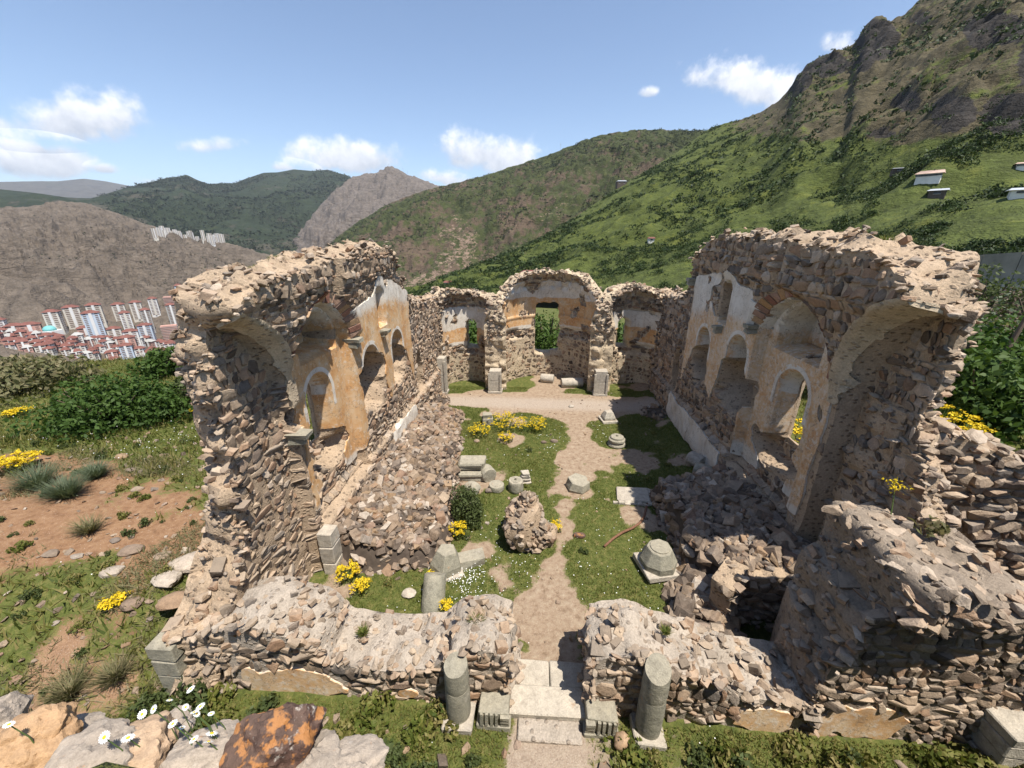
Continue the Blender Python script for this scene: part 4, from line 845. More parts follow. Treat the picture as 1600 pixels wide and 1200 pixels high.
# ------------------------------------------------------------------ west wall, low, with the doorway
def wmap(y0): return lambda u, v, d: np.stack([u + 0 * v, y0 - d, v + 0 * u], -1)
LWP = [(-6.5, -.4), (-6.5, 1.15), (-6.0, 1.4), (-4.9, 1.55), (-4.1, 1.35), (-3.6, .85), (-2.6, .75), (-1.7, .85), (-1.35, 1.3), (-.75, 1.4), (-.38, 1.25), (-.36, -.4)]
RWP = [(1.08, -.4), (1.06, 1.35), (1.7, 1.5), (2.4, 1.25), (3.1, 1.05), (3.6, .75), (4.2, .66), (4.72, .62), (4.72, -.4)]
SWP = [(4.74, -.4), (4.74, 1.65), (5.0, 1.75), (5.02, 2.55), (5.28, 2.65), (5.3, 3.55), (5.95, 3.5), (6.0, 3.25), (7.2, 3.15), (7.25, 2.6), (7.75, 2.5), (7.9, -.4)]
def west(label, poly, seed, patches, u0, u1, vt, rim, th=1.15, mat=M_MORTL, ra=.15, rs=(.06, .22)):
    S = lambda u, v: poly_sdf(u, v, poly) + .09 * fbm(u * 2.2, v * 2.2, o=4, seed=seed)
    dF = lambda u, v: .05 * fbm(u * .8, v * .8, o=3, seed=seed + 1) + ss(v, 2.65, 2.95) * np.interp(u, [4.9, 5.3, 7.4], [.0, .5, .12]) * (1 + .5 * fbm(u * 1.5, v * 1.5, o=3, seed=seed + 6))  # overhang on the tall stump added and tapered to throw a slanting shadow
    Sp = lambda u, v: np.max([blob(u, v, *p, seed + 3, .75) for p in patches], axis=0)
    sty = lambda u, v: (0 * u + .93, 0 * u + .95, 0 * u + .024)
    return build_wall('low_wall', label, ((u0 + u1) / 2, 4.65, 0), (u0, u1, -.3, vt), .06, S, wmap(4.65), dF, lambda u, v: -th - .45 * ss(u, 4.75, 4.95), sty, seed, (Sp, lambda u, v: .42 + 0 * u, .018), h=.13, w=.22, rim=rim, rimsize=rs, rimamp=ra, mat=mat, K=8, limit=290)
west_l = west('low broken front wall with round grey column, joined to the sunlit nave wall', LWP, 61, [(-4.2, .2, 1.0, .32), (-2.2, .2, .25, .13)], -6.7, -.2, 2, 900)
west_r = west('low pale front wall with round column between doorway and shaded stump', RWP, 67, [(4.1, .3, .5, .3)], .9, 4.9, 2, 620)
west_s = west('tall shaded stepped wall stump at the outer front corner', SWP, 69, [(5.4, .35, .8, .45)], 4.6, 8.1, 4.2, 1000, mat=M_MORTD, ra=.1, rs=(.08, .26))
def gen_wall(name, label, p0, p1, zt, zb, th, seed, rim, mat=M_MORT, sag=.25, cat='wall', h=.2, w=.3):
    p0 = np.array(p0, float); p1 = np.array(p1, float); L = np.linalg.norm(p1 - p0); t = (p1 - p0) / L; nrm = np.array([t[1], -t[0]])
    mapf = lambda u, v, d: np.stack([p0[0] + t[0] * u + nrm[0] * d + 0 * v, p0[1] + t[1] * u + nrm[1] * d + 0 * v, v + 0 * u], -1)
    S = lambda u, v: np.minimum(np.minimum(u, L - u), np.minimum(np.interp(u / L, np.linspace(0, 1, len(zt)), zt) + sag * fbm(u * 1.3, 0 * v, o=3, seed=seed) - v, v - zb + .3)) + .06 * fbm(u * 3, v * 3, o=3, seed=seed)
    return build_wall(name, label, (p0[0], p0[1], zb), (-.1, L + .1, zb - .3, max(zt) + .5), .08, S, mapf, lambda u, v: .08 * fbm(u, v, o=3, seed=seed + 1), lambda u, v: -th + 0 * u, STY(.96, .95, .06), seed, h=h, w=w, rim=rim * 2, rimsize=(.1, .3), mat=mat, cat=cat)
gen_wall('ruined_wall', 'rough shaded cross wall of coursed stones running out from the shaded nave wall', (6.6, 6.9), (11.5, 6.6), [4.9, 4.5, 4.2, 3.9, 3.5, 3.0], .3, 1.1, 71, 260)
gen_wall('ruined_wall', 'stub wall linking the shaded stump with the shaded nave wall', (6.3, 5.9), (6.3, 6.9), [3.0, 2.9, 3.2], -.8, -1.0, 73, 60)
# threshold, jamb blocks, columns
r = thing('threshold', 'worn pale stone threshold steps in the doorway', 'threshold', (.35, 4.9, 0))
for i, (a, b, z0, z1, m) in enumerate((((-.36, 4.5), (.98, 4.98), -.1, .16, M_PALE), ((-.34, 5.0), (.35, 5.5), -.1, .11, M_PALE), ((.36, 5.0), (1.04, 5.5), -.1, .09, M_PALE), ((-.2, 4.16), (.9, 4.48), -.15, .06, M_MORTL))):
    mb = MB(); mb.box((a[0] - .35, a[1] - 4.9, z0), (b[0] - .35, b[1] - 4.9, z1), .02); o = link('step', mb.mesh('step', m), r); o.modifiers.new('b', 'BEVEL').width = .02
def frontcol(label, x, y, ht, slant, seed):
    r = thing('column', label, 'column', (x, y, 0)); z = .12
    mb = MB(); mb.box((-.27, -.27, -.1), (.27, .27, .12), .015); link('plinth', mb.mesh('plinth', M_PALE), r).modifiers.new('b', 'BEVEL').width = .02
    n = 28; th = np.arange(n) * 2 * math.pi / n
    for k, (za, zb_) in enumerate(((.12, .62 * ht), (.62 * ht + .012, ht))):
        rows = []; m = 7
        for i in range(m):
            f = i / (m - 1); rad = .215 * (1 - .05 * (za + (zb_ - za) * f) / ht); zz = za + (zb_ - za) * f + (slant * np.cos(th - 1.2) * f if k else 0)
            rr = rad * (1 + .03 * fbm(np.cos(th) * 2 + seed, np.sin(th) * 2, f * 3 + k, 3, seed)); rr = rr * (.96 if i in (0, m - 1) else 1)
            rows.append(np.stack([rr * np.cos(th), rr * np.sin(th), zz + 0 * th], 1))
        V = np.vstack(rows + [[[0, 0, za]], [[0, 0, zb_ + (.02 if k else 0)]]]); Q = [[i * n + j, i * n + (j + 1) % n, (i + 1) * n + (j + 1) % n, (i + 1) * n + j] for i in range(m - 1) for j in range(n)]
        T = [[m * n, (j + 1) % n, j] for j in range(n)] + [[m * n + 1, (m - 1) * n + j, (m - 1) * n + (j + 1) % n] for j in range(n)]
        shade_auto(link('drum', mesh('drum', V, [np.array(Q), np.array(T)], M_GREY, {'rnd': np.full(len(V), rng.random())}), r), 50)
frontcol('broken round grey column set against the low sunlit front wall', -1.25, 4.47, 1.32, .05, 3)
frontcol('broken round grey column set against the wall right by the doorway jamb', 2.02, 4.47, 1.55, .1, 5)
def jamb(label, x, seed, flip):
    r = thing('carved_jamb_base', label, 'carved stone', (x, 4.45, 0)); f = -1 if flip else 1
    mb = MB(); mb.box((-.3, -.16, -.05), (.3, .3, .1), .01); mb.box((-.26, -.12, .1), (.26, .3, .42), .015); link('block', mb.mesh('block', M_GREY), r).modifiers.new('b', 'BEVEL').width = .012
    for i in range(4):
        mb = MB(); mb.box((f * (-.2 + .085 * i) - .024, -.165, .11), (f * (-.2 + .085 * i) + .024, -.122, .4), .006); link('flute', mb.mesh('flute', M_GREY), r)
    for k in range(3):
        mb = MB(); mb.box((f * .2 - .075, -.15 - .02 * k, .12 + k * .1), (f * .2 + .075, -.1, .19 + k * .1), .006); link('moulding', mb.mesh('moulding', M_GREY), r)
jamb('carved fluted jamb base on the column wall end beside the doorway', -.62, 1, False); jamb('carved fluted jamb base on the stump wall end beside the doorway', 1.22, 2, True)
def ashlar(label, x, y, wx, wy, hs, seed, mat=M_PALE):
    r = thing('corner_pillar', label, 'pillar', (x, y, 0)); z = -.1
    for i, hh in enumerate(hs):
        mb = MB(); mb.box((-wx / 2 + rng.uniform(-.02, .02), -wy / 2, z), (wx / 2 + rng.uniform(-.02, .02), wy / 2, z + hh - .015), .014); link('stone_block', mb.mesh('stone_block', mat, attrs=None), r).modifiers.new('b', 'BEVEL').width = .018; z += hh
ashlar('grey ashlar corner pillar at the free end of the low sunlit wall', -6.55, 4.75, .5, .62, (.62, .38, .32), 1, M_GREY)
ashlar('pale ashlar corner pillar below the tall shaded stump', 7.55, 4.45, .55, .5, (.3, .3, .25, .2), 2, M_PALE)
ashlar('pale dressed pilaster at the foot of the sunlit nave wall', -5.08, 7.55, .34, .4, (.45, .5, .4), 3, M_PALE)

# ------------------------------------------------------------------ rubble heaps
M_SOIL = flat('loose_earth_gap_shade', (.085, .065, .05), .95, 0, .4, 6)  # earth coloured dark so the gaps between stones read as shade
def heap(label, hf, x0, x1, y0, y1, n, size, seed, mat=M_RUB, limit=300, extra=None, tilt=.55, name='rubble_heap'):
    cx, cy = (x0 + x1) / 2, (y0 + y1) / 2; root = thing(name, label, 'rubble', (cx, cy, 0)); st = .08
    xs_ = np.arange(x0, x1 + st, st); ys_ = np.arange(y0, y1 + st, st); X, Y = np.meshgrid(xs_, ys_); Hh = hf(X, Y); Z = gz(X, Y) + Hh + .04 * fbm(X * 6, Y * 6, o=2, seed=seed) - .12
    I = np.arange(X.size).reshape(X.shape); Q = np.stack([I[:-1, :-1], I[:-1, 1:], I[1:, 1:], I[1:, :-1]], -1).reshape(-1, 4)
    k = (Hh.ravel()[Q] > .03).any(1); Q = Q[k]
    ui = np.unique(Q); mp = np.zeros(X.size, int); mp[ui] = np.arange(len(ui))
    link('loose_earth', mesh('loose_earth', np.stack([X - cx, Y - cy, Z], -1).reshape(-1, 3)[ui], mp[Q], M_SOIL, None, True), root)
    r = np.random.default_rng(seed); x = r.uniform(x0, x1, n * 6); y = r.uniform(y0, y1, n * 6); h_ = hf(x, y)
    e = .06; sl = np.hypot(hf(x + e, y) - h_, hf(x, y + e) - h_) / e
    ok = np.nonzero((h_ > .05) & (r.random(n * 6) < .3 + 1.4 * np.minimum(sl, 3)))[0][:n]; x, y, h_ = x[ok], y[ok], h_[ok]; m = len(x)
    s = r.uniform(*size, m) * r.uniform(.7, 1.25, m); z = gz(x, y) + h_ * np.where(sl[ok] > 1.2, r.uniform(.1, 1, m), 1) - .1 + s * .12
    S = np.stack([s * r.uniform(.9, 1.4, m), s * r.uniform(.8, 1.1, m), s * r.uniform(.7, 1.1, m)], 1)
    P = np.stack([x, y, z], 1)
    rocks(root, P, S, mat, 'stone', limit, tilt, 'small_rubble', (cx, cy, 0)); return root
def lheap(x, y):
    e = np.minimum(np.minimum(-2.35 - .55 * ss(y, 10.5, 13) - .45 * ss(y, 13.5, 16) + .18 * fbm(y * 1.4, 0 * x, o=2, seed=3) - x, (y - 7.55 - .25 * fbm(x * 1.2, 0 * x, o=2, seed=4)) * .9), (17.3 - y) * .6)
    return ss(e, 0, .38) * (.62 + .42 * ss(-x, 3, 5.2) + .12 * fbm(x, y, o=3, seed=6) - .25 * ss(y, 12, 16.5)) + .0 * x
heap('large heap of pale sunlit rubble stones against the sunlit nave wall', lheap, -5.4, -2.0, 7.2, 17.4, 2700, (.07, .32), 81)
def rheap(x, y):
    e = np.minimum(np.minimum(x - 3.75 - .25 * fbm(y * 1.3, 0 * x, o=2, seed=13), (y - 7.0 - .15 * fbm(x, 0 * x, o=2, seed=14) - .5 * ss(-x, -4.6, -4.2)) * 1.2), (11.7 - y - .3 * ss(-x, -5, -4)) * .8)
    return ss(e, 0, .3) * (.95 + .35 * ss(x, 4.2, 6) + .12 * fbm(x, y, o=3, seed=16) - .25 * ss(y, 9.5, 11.5))
heap('dark heap of rubble stones in the shade of the nave wall', rheap, 3.4, 6.4, 6.6, 11.9, 1500, (.08, .36), 83)
def rheap2(x, y):
    e = np.minimum(np.minimum(x - 2.95 + .2 * fbm(y * 2, 0 * x, o=2, seed=23) - .25 * (y - 6.4), 4.45 - x), np.minimum(y - 5.75, 8.3 - y)); return ss(e, -.05, .6) * (.34 + .1 * fbm(x * 2, y * 2, o=2, seed=24))
heap('spill of large sunlit stones beside the big grey capital', rheap2, 2.7, 5.0, 5.7, 8.4, 190, (.22, .48), 85)
heap('rubble slope tumbling beside the pale ashlar corner pillar', lambda x, y: ss(np.minimum(np.minimum(x - 7.75, 11 - x), np.minimum(y - 3.9, 6.4 - y)), -.1, 1.1) * (1.1 + .5 * ss(x, 8, 10)), 7.6, 11, 3.8, 6.6, 420, (.16, .42), 87)
heap('small pile of stones at the foot of the shaded plinth', lambda x, y: ss(.9 - np.hypot(x - 5.6, (y - 17.6) * .7), 0, .8) * .25, 4.6, 6.4, 16, 19.3, 45, (.1, .28), 89)
heap('low spill of rubble below the sunlit wall windows', lambda x, y: ss(np.minimum(x + 5.4, -4.6 - x) + .2, 0, .4) * ss(y, 13, 14) * ss(19.4 - y, 0, .6) * .35, -5.4, -4.3, 12.8, 19.6, 160, (.1, .26), 91)
# stones fallen between the pit edge: a dry stone retaining face on the dark heap
gen_wall('retaining_wall', 'dry stone retaining face under the dark rubble heap', (4.55, 6.98), (6.1, 6.98), [.95, 1.1, 1.2], -.8, .5, 93, 30, sag=.05, h=.15, w=.3)
gen_wall('ruined_wall', 'sunlit dry stone stub jutting from the dark rubble heap', (4.2, 6.55), (4.65, 7.0), [1.05, 1.2, 1.2], 0, .45, 95, 30, sag=.05, h=.14, w=.24)

# ------------------------------------------------------------------ fallen carved stones in the courtyard
def at(px, py, lift=0.): 
    p = onz(px, py); 
    for _ in range(3): p = onz(px, py, float(gz(p[0], p[1])) + lift)
    return p
def frustum(name, label, loc, b, t, h, n, mat, rz=0, tilt=(0, 0), cat='carved stone', disc=None, slab=None):
    r = thing(name, label, cat, loc, None, rz); th = (np.arange(n) + .5) * 2 * math.pi / n; z0 = 0
    if slab: mb = MB(); mb.box((-slab / 2, -slab / 2, -.05), (slab / 2, slab / 2, .1), .03); link('slab', mb.mesh('slab', M_PALE), r).modifiers.new('b', 'BEVEL').width = .02; z0 = .1
    V = [(b * math.cos(a), b * math.sin(a), z0 - .03) for a in th] + [(b * math.cos(a), b * math.sin(a), z0 + h * .3) for a in th] + [(t * math.cos(a), t * math.sin(a), z0 + h) for a in th]
    V = np.array(V) + rng.normal(0, .01, (3 * n, 3)); Q = np.array([[k * n + i, k * n + (i + 1) % n, (k + 1) * n + (i + 1) % n, (k + 1) * n + i] for k in range(2) for i in range(n)])
    V = np.vstack([V, [[0, 0, z0 + h + .005]]]); T = np.array([[2 * n + i, 2 * n + (i + 1) % n, 3 * n] for i in range(n)])
    o = link('body', mesh('body', V, [Q, T], mat), r); o.rotation_euler = (tilt[0], tilt[1], 0); o.modifiers.new('b', 'BEVEL').width = .015
    if disc:
        mb = MB(); mb.lathe([(disc, z0 + h - .01), (disc, z0 + h + .025), (disc * .93, z0 + h + .035)], 18); mb.lathe([(.03, z0 + h + .03), (.03, z0 + h + .045)], 8); d = link('top_disc', mb.mesh('top_disc', mat), r); d.rotation_euler = (tilt[0], tilt[1], 0)
    return r
def drum(label, loc, rad, ln, rz, lie=True, mat=M_GREY, ptilt=0., name='column_drum'):
    r = thing(name, label, 'column drum', loc, None, rz); mb = MB(); n = 22; prof = [(rad * .95, 0), (rad, .02), (rad * 1.01, ln * .3), (rad * .99, ln * .7), (rad * .97, ln - .02), (rad * .92, ln)]
    mb.lathe(prof, n, (0, 0, 0), True, .004); me = mb.mesh('shaft', mat); o = link('shaft', me, r); shade_auto(o, 45)
    mb = MB(); mb.lathe([(rad * .62, 0), (rad * .6, .012)], 16, (0, 0, ln + .001)); q = link('end_ring', mb.mesh('end_ring', mat), r)
    if lie:
        for x in (o, q): x.rotation_euler = (R(-90) + ptilt, 0, 0); x.location = (0, -ln / 2, rad * .9)
    return r
p = at(902, 762); frustum('impost_block', 'pale five sided impost block alone on the bare path', p, .42, .36, .34, 6, M_GREY, .3, (.1, .08))
p = at(1028, 897); frustum('capital', 'large grey green tapered capital with round top beside the shaded heap', p + [0, .15, .12], .46, .30, .5, 8, M_GREY, .25, (0, 0), disc=.24, slab=.9)
p = at(950, 657); frustum('impost_block', 'pale tapered block set upright near the far end of the path', p, .36, .22, .38, 4, M_PALE, .2, (0, 0), slab=.7)
p = at(963, 695); r = thing('moulded_base_stone', 'moulded round column base on the grass edge of the shade', 'column base', p)
mb = MB(); mb.lathe([(.34, 0), (.36, .04), (.34, .1), (.29, .13), (.28, .18), (.33, .21), (.33, .28), (.27, .32), (.26, .38), (.23, .40)], 22, (0, 0, 0), True, .004); shade_auto(link('body', mb.mesh('body', M_GREY), r), 30)
mb = MB(); mb.lathe([(.05, .39), (.045, .46)], 8); link('dowel', mb.mesh('dowel', M_GREY), r)
p = at(990, 775); r = thing('marble_slab', 'flat white broken slab lying beside the rusty pipe', 'slab', p, None, -.08)
mb = MB(); mb.box((-.55, -.36, -.02), (.5, .34, .1), .05); link('slab', mb.mesh('slab', M_PALE), r).modifiers.new('b', 'BEVEL').width = .02
for i in range(7):
    mb = MB(); mb.box((-.08, -.06, -.02), (.08, .07, .05), .03); link('chip', mb.mesh('chip', M_PALE), r, (-.6 + .18 * i, rng.uniform(-.46, -.38), 0))
p = at(673, 957); r = drum('short leaning grey green column drum behind the low front wall', p + [0, .1, -.1], .26, .8, 0, False); r.rotation_euler = (R(-38), R(4), .1)
p = at(738, 745)
for i, (dx, dy, dz, wx, wz, rz, lb) in enumerate(((0, 0, 0, .95, .34, .1, 'lower pale green dressed block of the stacked pair on the grass'), (-.02, .12, .345, .9, .3, .02, 'upper pale green dressed block of the stacked pair on the grass'))):
    r = thing('dressed_block', lb, 'stone block', p + [dx, dy, dz], None, rz); mb = MB(); mb.box((-wx / 2, -.3, 0), (wx / 2, .3, wz), .05); link('body', mb.mesh('body', M_GREY), r).modifiers.new('b', 'BEVEL').width = .04
    mb = MB(); mb.box((-wx / 2 + .04, -.335, wz * .55), (wx / 2 - .06, -.29, wz * .9), .02); link('moulding', mb.mesh('moulding', M_GREY), r).modifiers.new('b', 'BEVEL').width = .015
p = at(762, 748); drum('tilted stub of grey column leaning on the stacked dressed blocks', p, .26, .42, .5, True)
p = at(738, 770); big_rock('limestone_block', tuple(p + [0, 0, .15]), (.55, .45, .5), M_GREY, 5, 3, .1, label='rounded grey boulder half hidden by the courtyard shrub')
p = at(776, 764); drum('low round drum stub lying flat on the grass', p, .26, .2, 0, False)
p = at(806, 766); r = drum('small upright column drum with dowel beside the white fragment', p, .25, .4, 0, False); mb = MB(); mb.lathe([(.035, .4), (.035, .5)], 8); link('dowel', mb.mesh('dowel', M_GREY), r)
p = at(764, 769); big_rock('stone_block', tuple(p + [0, 0, .06]), (.25, .2, .2), M_RUB, 55, 3, .1, label='small brown stone beside the low drum stub')
p = at(820, 754); r = thing('fluted_fragment', 'white fluted fragment propped behind the small upright drum', 'carved stone', p, None, .3)
for i in range(4): mb = MB(); mb.box((-.2 + .03 * i, -.12, .11 * i), (.2 - .02 * i, .12, .11 * i + .1), .03); link('flute', mb.mesh('flute', M_PALE), r).modifiers.new('b', 'BEVEL').width = .02
p = at(779, 980); r = thing('white_block', 'small white cut block alone on bare earth behind the front wall', 'stone block', p, None, .35); mb = MB(); mb.box((-.17, -.15, -.02), (.17, .15, .24), .03); link('body', mb.mesh('body', M_PALE), r).modifiers.new('b', 'BEVEL').width = .03
p = at(696, 890); frustum('tapered_block', 'grey green tapered block at the foot of the pale rubble heap', p, .42, .24, .55, 5, M_GREY, .4, (0, .1), slab=.8)
p = at(735, 880); r = thing('broken_slab', 'broken grey green slab beside the tapered block and daisies', 'slab', p, None, .3); mb = MB(); mb.box((-.4, -.16, -.02), (.36, .2, .2), .07); link('body', mb.mesh('body', M_GREY), r).modifiers.new('b', 'BEVEL').width = .02
p = at(1087, 728); drum('pale column drum lying in shade against the plinth', p, .26, .55, .5, True, M_PALE)
p = at(1095, 752, .2); drum('grey column drum at the far end of the dark heap', p + [0, 0, .15], .26, .5, .9, True)
p = at(855, 597); drum('pale column drum lying in the sunlit part of the central apse', p, .26, .75, R(78), True, M_PALE)
p = at(893, 604); drum('long pale column drum lying in the shade of the central apse', p, .27, 1.2, R(100), True, M_PALE)
p = at(762, 662); r = thing('dressed_block', 'small grey dressed block on the far tip of the pale heap', 'stone block', p, None, .2); mb = MB(); mb.box((-.24, -.2, 0), (.24, .2, .32), .03); mb.box((-.2, -.16, .32), (.18, .16, .5), .03); link('body', mb.mesh('body', M_GREY), r).modifiers.new('b', 'BEVEL').width = .02
p = at(905, 838); big_rock('dark_stone', tuple(p + [0, 0, .04]), (.32, .22, .16), M_BROWN, 9, 3, .1, label='small dark stone lying on the trodden path')
for (px, py, s, lb) in ((893, 636, .3, 'pale flat stone on the gravel before the apses'), (745, 690, .26, 'small tan stone at the edge of the yellow flowers'), (866, 690, .3, 'grey stone in the row under the yellow flowers'), (850, 692, .24, 'tan stone in the row under the yellow flowers'), (640, 930, .35, 'pale stone half sunk in the grass near the leaning drum'), (1030, 775, .3, 'white stone chip beside the pipe end'), (1104, 765, .26, 'whitish stone chip in the shade by the dark heap')):
    p = at(px, py); big_rock('loose_stone', tuple(p + [0, 0, s * .12]), (s, s * .8, s * .55), M_PALE if 'white' in lb or 'pale' in lb else M_RUB, int(px), 3, .1, label=lb, cat='stone')
# masonry lump
p = at(822, 862); root = thing('masonry_lump', 'big fallen lump of mortared masonry standing alone on the grass', 'masonry', p + [-.05, .35, 0])
B_ = p + [-.05, .35, 0]; P, S_ = [], []
for (lc, sz_, sd) in (((-.12, .1, .52), (1.05, 1.05, 1.7), 77), ((.38, .1, .3), (.85, .95, 1.0), 79), ((.02, .25, 1.2), (.5, .45, .55), 78)):
    o = big_rock('core', lc, sz_, M_MORT, sd, 4, .16, root, .3, facet=1.); vv = np.array([v.co[:] for v in o.data.vertices]); c_, s__ = math.cos(.3), math.sin(.3); vv = vv @ np.array([[c_, s__, 0], [-s__, c_, 0], [0, 0, 1]]) + lc
    vv = vv[vv[:, 2] > -.05]; k = rng.choice(len(vv), 130 if sd != 78 else 40); 
    for q in vv[k]: s_ = rng.uniform(.09, .24); P.append(q + B_); S_.append((s_ * 1.2, s_, s_ * .75))
rocks(root, np.array(P), np.array(S_), M_STONE, 'stone', 300, .6, 'rubble_infill', B_)
# rusty pipe
pts = [at(x, y) + [0, 0, .05 + .05 * math.sin(i * .9)] for i, (x, y) in enumerate([(944, 856), (958, 845), (972, 836), (988, 828), (1000, 818), (1007, 806), (1010, 792), (1014, 780), (1021, 770)])]
pts = np.array(pts); tt = np.linspace(0, len(pts) - 1, 40); pts = np.stack([np.interp(tt, np.arange(len(pts)), pts[:, i]) for i in range(3)], 1)
mb = MB(); mb.tube(pts - pts[20], .035, 10); o = link('bent_pipe', mb.mesh('bent_pipe', M_RUST, True), None, tuple(pts[20]), 'rusty brown pipe bent across the courtyard grass', 'pipe')

# ------------------------------------------------------------------ plants
def leaves(n, radii, lsz, mat, name='foliage', lumps=9, hollow=.45, stretch=1.4, ground=0.):
    """leafy crown: leaf quads gathered in clumps"""
    r3 = np.asarray(radii, float); c = rng.normal(0, 1, (lumps, 3)); c /= np.linalg.norm(c, axis=1, keepdims=True); c *= rng.uniform(.35, .72, (lumps, 1)); c[:, 2] = np.abs(c[:, 2]) * .9 + .15
    k = rng.integers(0, lumps, n); d = rng.normal(0, 1, (n, 3)); d /= np.linalg.norm(d, axis=1, keepdims=True)
    P = (c[k] + d * (rng.uniform(hollow, 1, n) ** .5 * rng.uniform(.26, .46, lumps)[k])[:, None]) * r3; P[:, 2] = np.maximum(P[:, 2], ground + rng.uniform(0, .1, n))
    a = d + rng.normal(0, .7, (n, 3)); a /= np.linalg.norm(a, axis=1, keepdims=True); b = np.cross(a, rng.normal(0, 1, (n, 3))); b /= np.linalg.norm(b, axis=1, keepdims=True); e = np.cross(a, b)
    s = (lsz * rng.uniform(.6, 1.35, n))[:, None]
    V = np.stack([P - b * s * stretch * .5, P + e * s * .38, P + b * s * stretch * .5, P - e * s * .38], 1).reshape(-1, 3)
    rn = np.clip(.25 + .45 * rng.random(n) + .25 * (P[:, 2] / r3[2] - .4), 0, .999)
    return mesh(name, V, np.arange(4 * n).reshape(-1, 4), mat, {'rnd': np.repeat(rn, 4)})
def bush(name, label, loc, radii, n, lsz, mat, cat='bush', group=None, twigs=7, lumps=9, stem='trunk'):
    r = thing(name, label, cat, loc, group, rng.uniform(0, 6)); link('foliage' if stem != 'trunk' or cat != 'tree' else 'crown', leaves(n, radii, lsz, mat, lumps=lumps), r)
    mb = MB()
    for i in range(twigs):
        a = rng.uniform(0, 6.28); q = np.array([math.cos(a) * radii[0] * .5, math.sin(a) * radii[1] * .5, radii[2] * rng.uniform(.55, .9)]); mb.tube([(0, 0, -.1), q * [.35, .35, .5], q], [.03 * radii[2], .02 * radii[2], .006 * radii[2]], 5)
    link(stem, mb.mesh(stem, M_WOOD), r); return r
def clump(label, loc, rad, ht, nh, mat=M_YEL, name='yellow_flower_clump', group=None, hs=.05, n=3):
    """clump of stems carrying flat yellow heads"""
    r = thing(name, label, 'flowers', loc, group); ms = MB(); HV = []
    for i in range(nh):
        a, q = rng.uniform(0, 6.28), rad * math.sqrt(rng.random()); b = np.array([math.cos(a) * q * .5, math.sin(a) * q * .5, 0]); t = np.array([math.cos(a) * q, math.sin(a) * q, ht * rng.uniform(.65, 1.)]); ms.tube([b, (b + t) / 2 + rng.normal(0, .02, 3), t], [.006, .005, .004], 3)
        for j in range(n * 4):
            w = t + rng.normal(0, hs * .6, 3) * [1, 1, .35]; HV.append(w)
    HV = np.array(HV); m = len(HV); q = rng.normal(0, 1, (m, 4, 3)); q[..., 2] *= .5; q /= np.linalg.norm(q, axis=2, keepdims=True); V = HV[:, None] + q * hs * .55
    link('blossom', mesh('blossom', V.reshape(-1, 3), np.arange(4 * m).reshape(-1, 4), mat, {'rnd': np.repeat(rng.random(m), 4)}), r)
    link('stems', ms.mesh('stems', M_STEM), r)
    link('leaves', leaves(int(40 + 400 * rad), (rad, rad, ht * .7), .06, M_GRASS, lumps=6), r); return r

P_ = lambda px, py: tuple(at(px, py))
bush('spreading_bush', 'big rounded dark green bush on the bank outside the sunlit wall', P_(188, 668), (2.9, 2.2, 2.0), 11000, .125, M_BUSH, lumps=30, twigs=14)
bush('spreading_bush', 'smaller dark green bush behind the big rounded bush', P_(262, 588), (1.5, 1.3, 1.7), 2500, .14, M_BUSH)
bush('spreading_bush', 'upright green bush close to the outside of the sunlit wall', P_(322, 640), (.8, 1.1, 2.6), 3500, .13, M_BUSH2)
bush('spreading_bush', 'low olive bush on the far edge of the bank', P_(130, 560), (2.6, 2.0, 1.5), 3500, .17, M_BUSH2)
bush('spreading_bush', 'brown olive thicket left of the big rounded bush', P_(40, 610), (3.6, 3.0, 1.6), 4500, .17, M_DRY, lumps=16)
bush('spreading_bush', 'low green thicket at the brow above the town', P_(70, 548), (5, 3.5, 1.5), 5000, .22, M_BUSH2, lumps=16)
bush('courtyard_shrub', 'wispy green shrub growing at the edge of the pale heap', P_(728, 812), (.62, .75, 1.25), 4200, .055, M_BUSH2, lumps=14)
for i, (px, py, rd, h, n, lb) in enumerate(((35, 735, .75, .8, 46, 'round yellow flowering clump on the bank beside grey grass'), (325, 650, .8, .9, 40, 'yellow flowering clump outside the sunlit wall end'), (30, 650, .6, .5, 24, 'loose yellow flowers at the foot of the brown thicket'), (180, 945, .3, .25, 10, 'small yellow flowers on the bare bank'), (165, 562, .8, .5, 20, 'yellow flowers on the far edge of the bank'),
    (790, 668, .9, .55, 46, 'wide drift of yellow flowers in the far courtyard grass'), (830, 672, .8, .5, 40, 'yellow flowers at the path side of the flower drift'), (750, 680, .6, .5, 26, 'yellow flowers against the far tip of the pale heap'), (790, 690, .4, .4, 16, 'sparse yellow flowers in front of the flower drift'),
    (716, 838, .28, .45, 20, 'yellow flowers between the courtyard shrub and tapered block'), (545, 905, .35, .4, 20, 'yellow flowers at the near foot of the pale heap'), (565, 925, .25, .35, 12, 'few yellow flowers in the corner grass by the nave wall'), (868, 830, .2, .35, 10, 'yellow flowers against the masonry lump'), (697, 955, .15, .3, 8, 'yellow flowers beside the leaning drum'), (757, 990, .14, .28, 7, 'tiny yellow flowers behind the front wall'), (675, 905, .15, .3, 8, 'yellow flowers under the tapered block'))):
    k7 = .62 if px < 400 else .85; clump(lb, P_(px, py), rd * k7, h * k7, n * 2, hs=.05 if py > 620 and px > 400 else .07)
q_ = at(1452, 655, 1.1)
for (X_, Y_, lb, rd, h, n) in ((q_[0], q_[1], 'big yellow flowering clump behind the shaded cross wall', 1.5, 1.4, 130), (8.2, 11.2, 'tall yellow flowers seen through the shaded wall window', .7, 2.6, 40)):
    clump(lb, (X_, Y_, float(gz(X_, Y_)) - .05), rd, h, n, hs=.11)
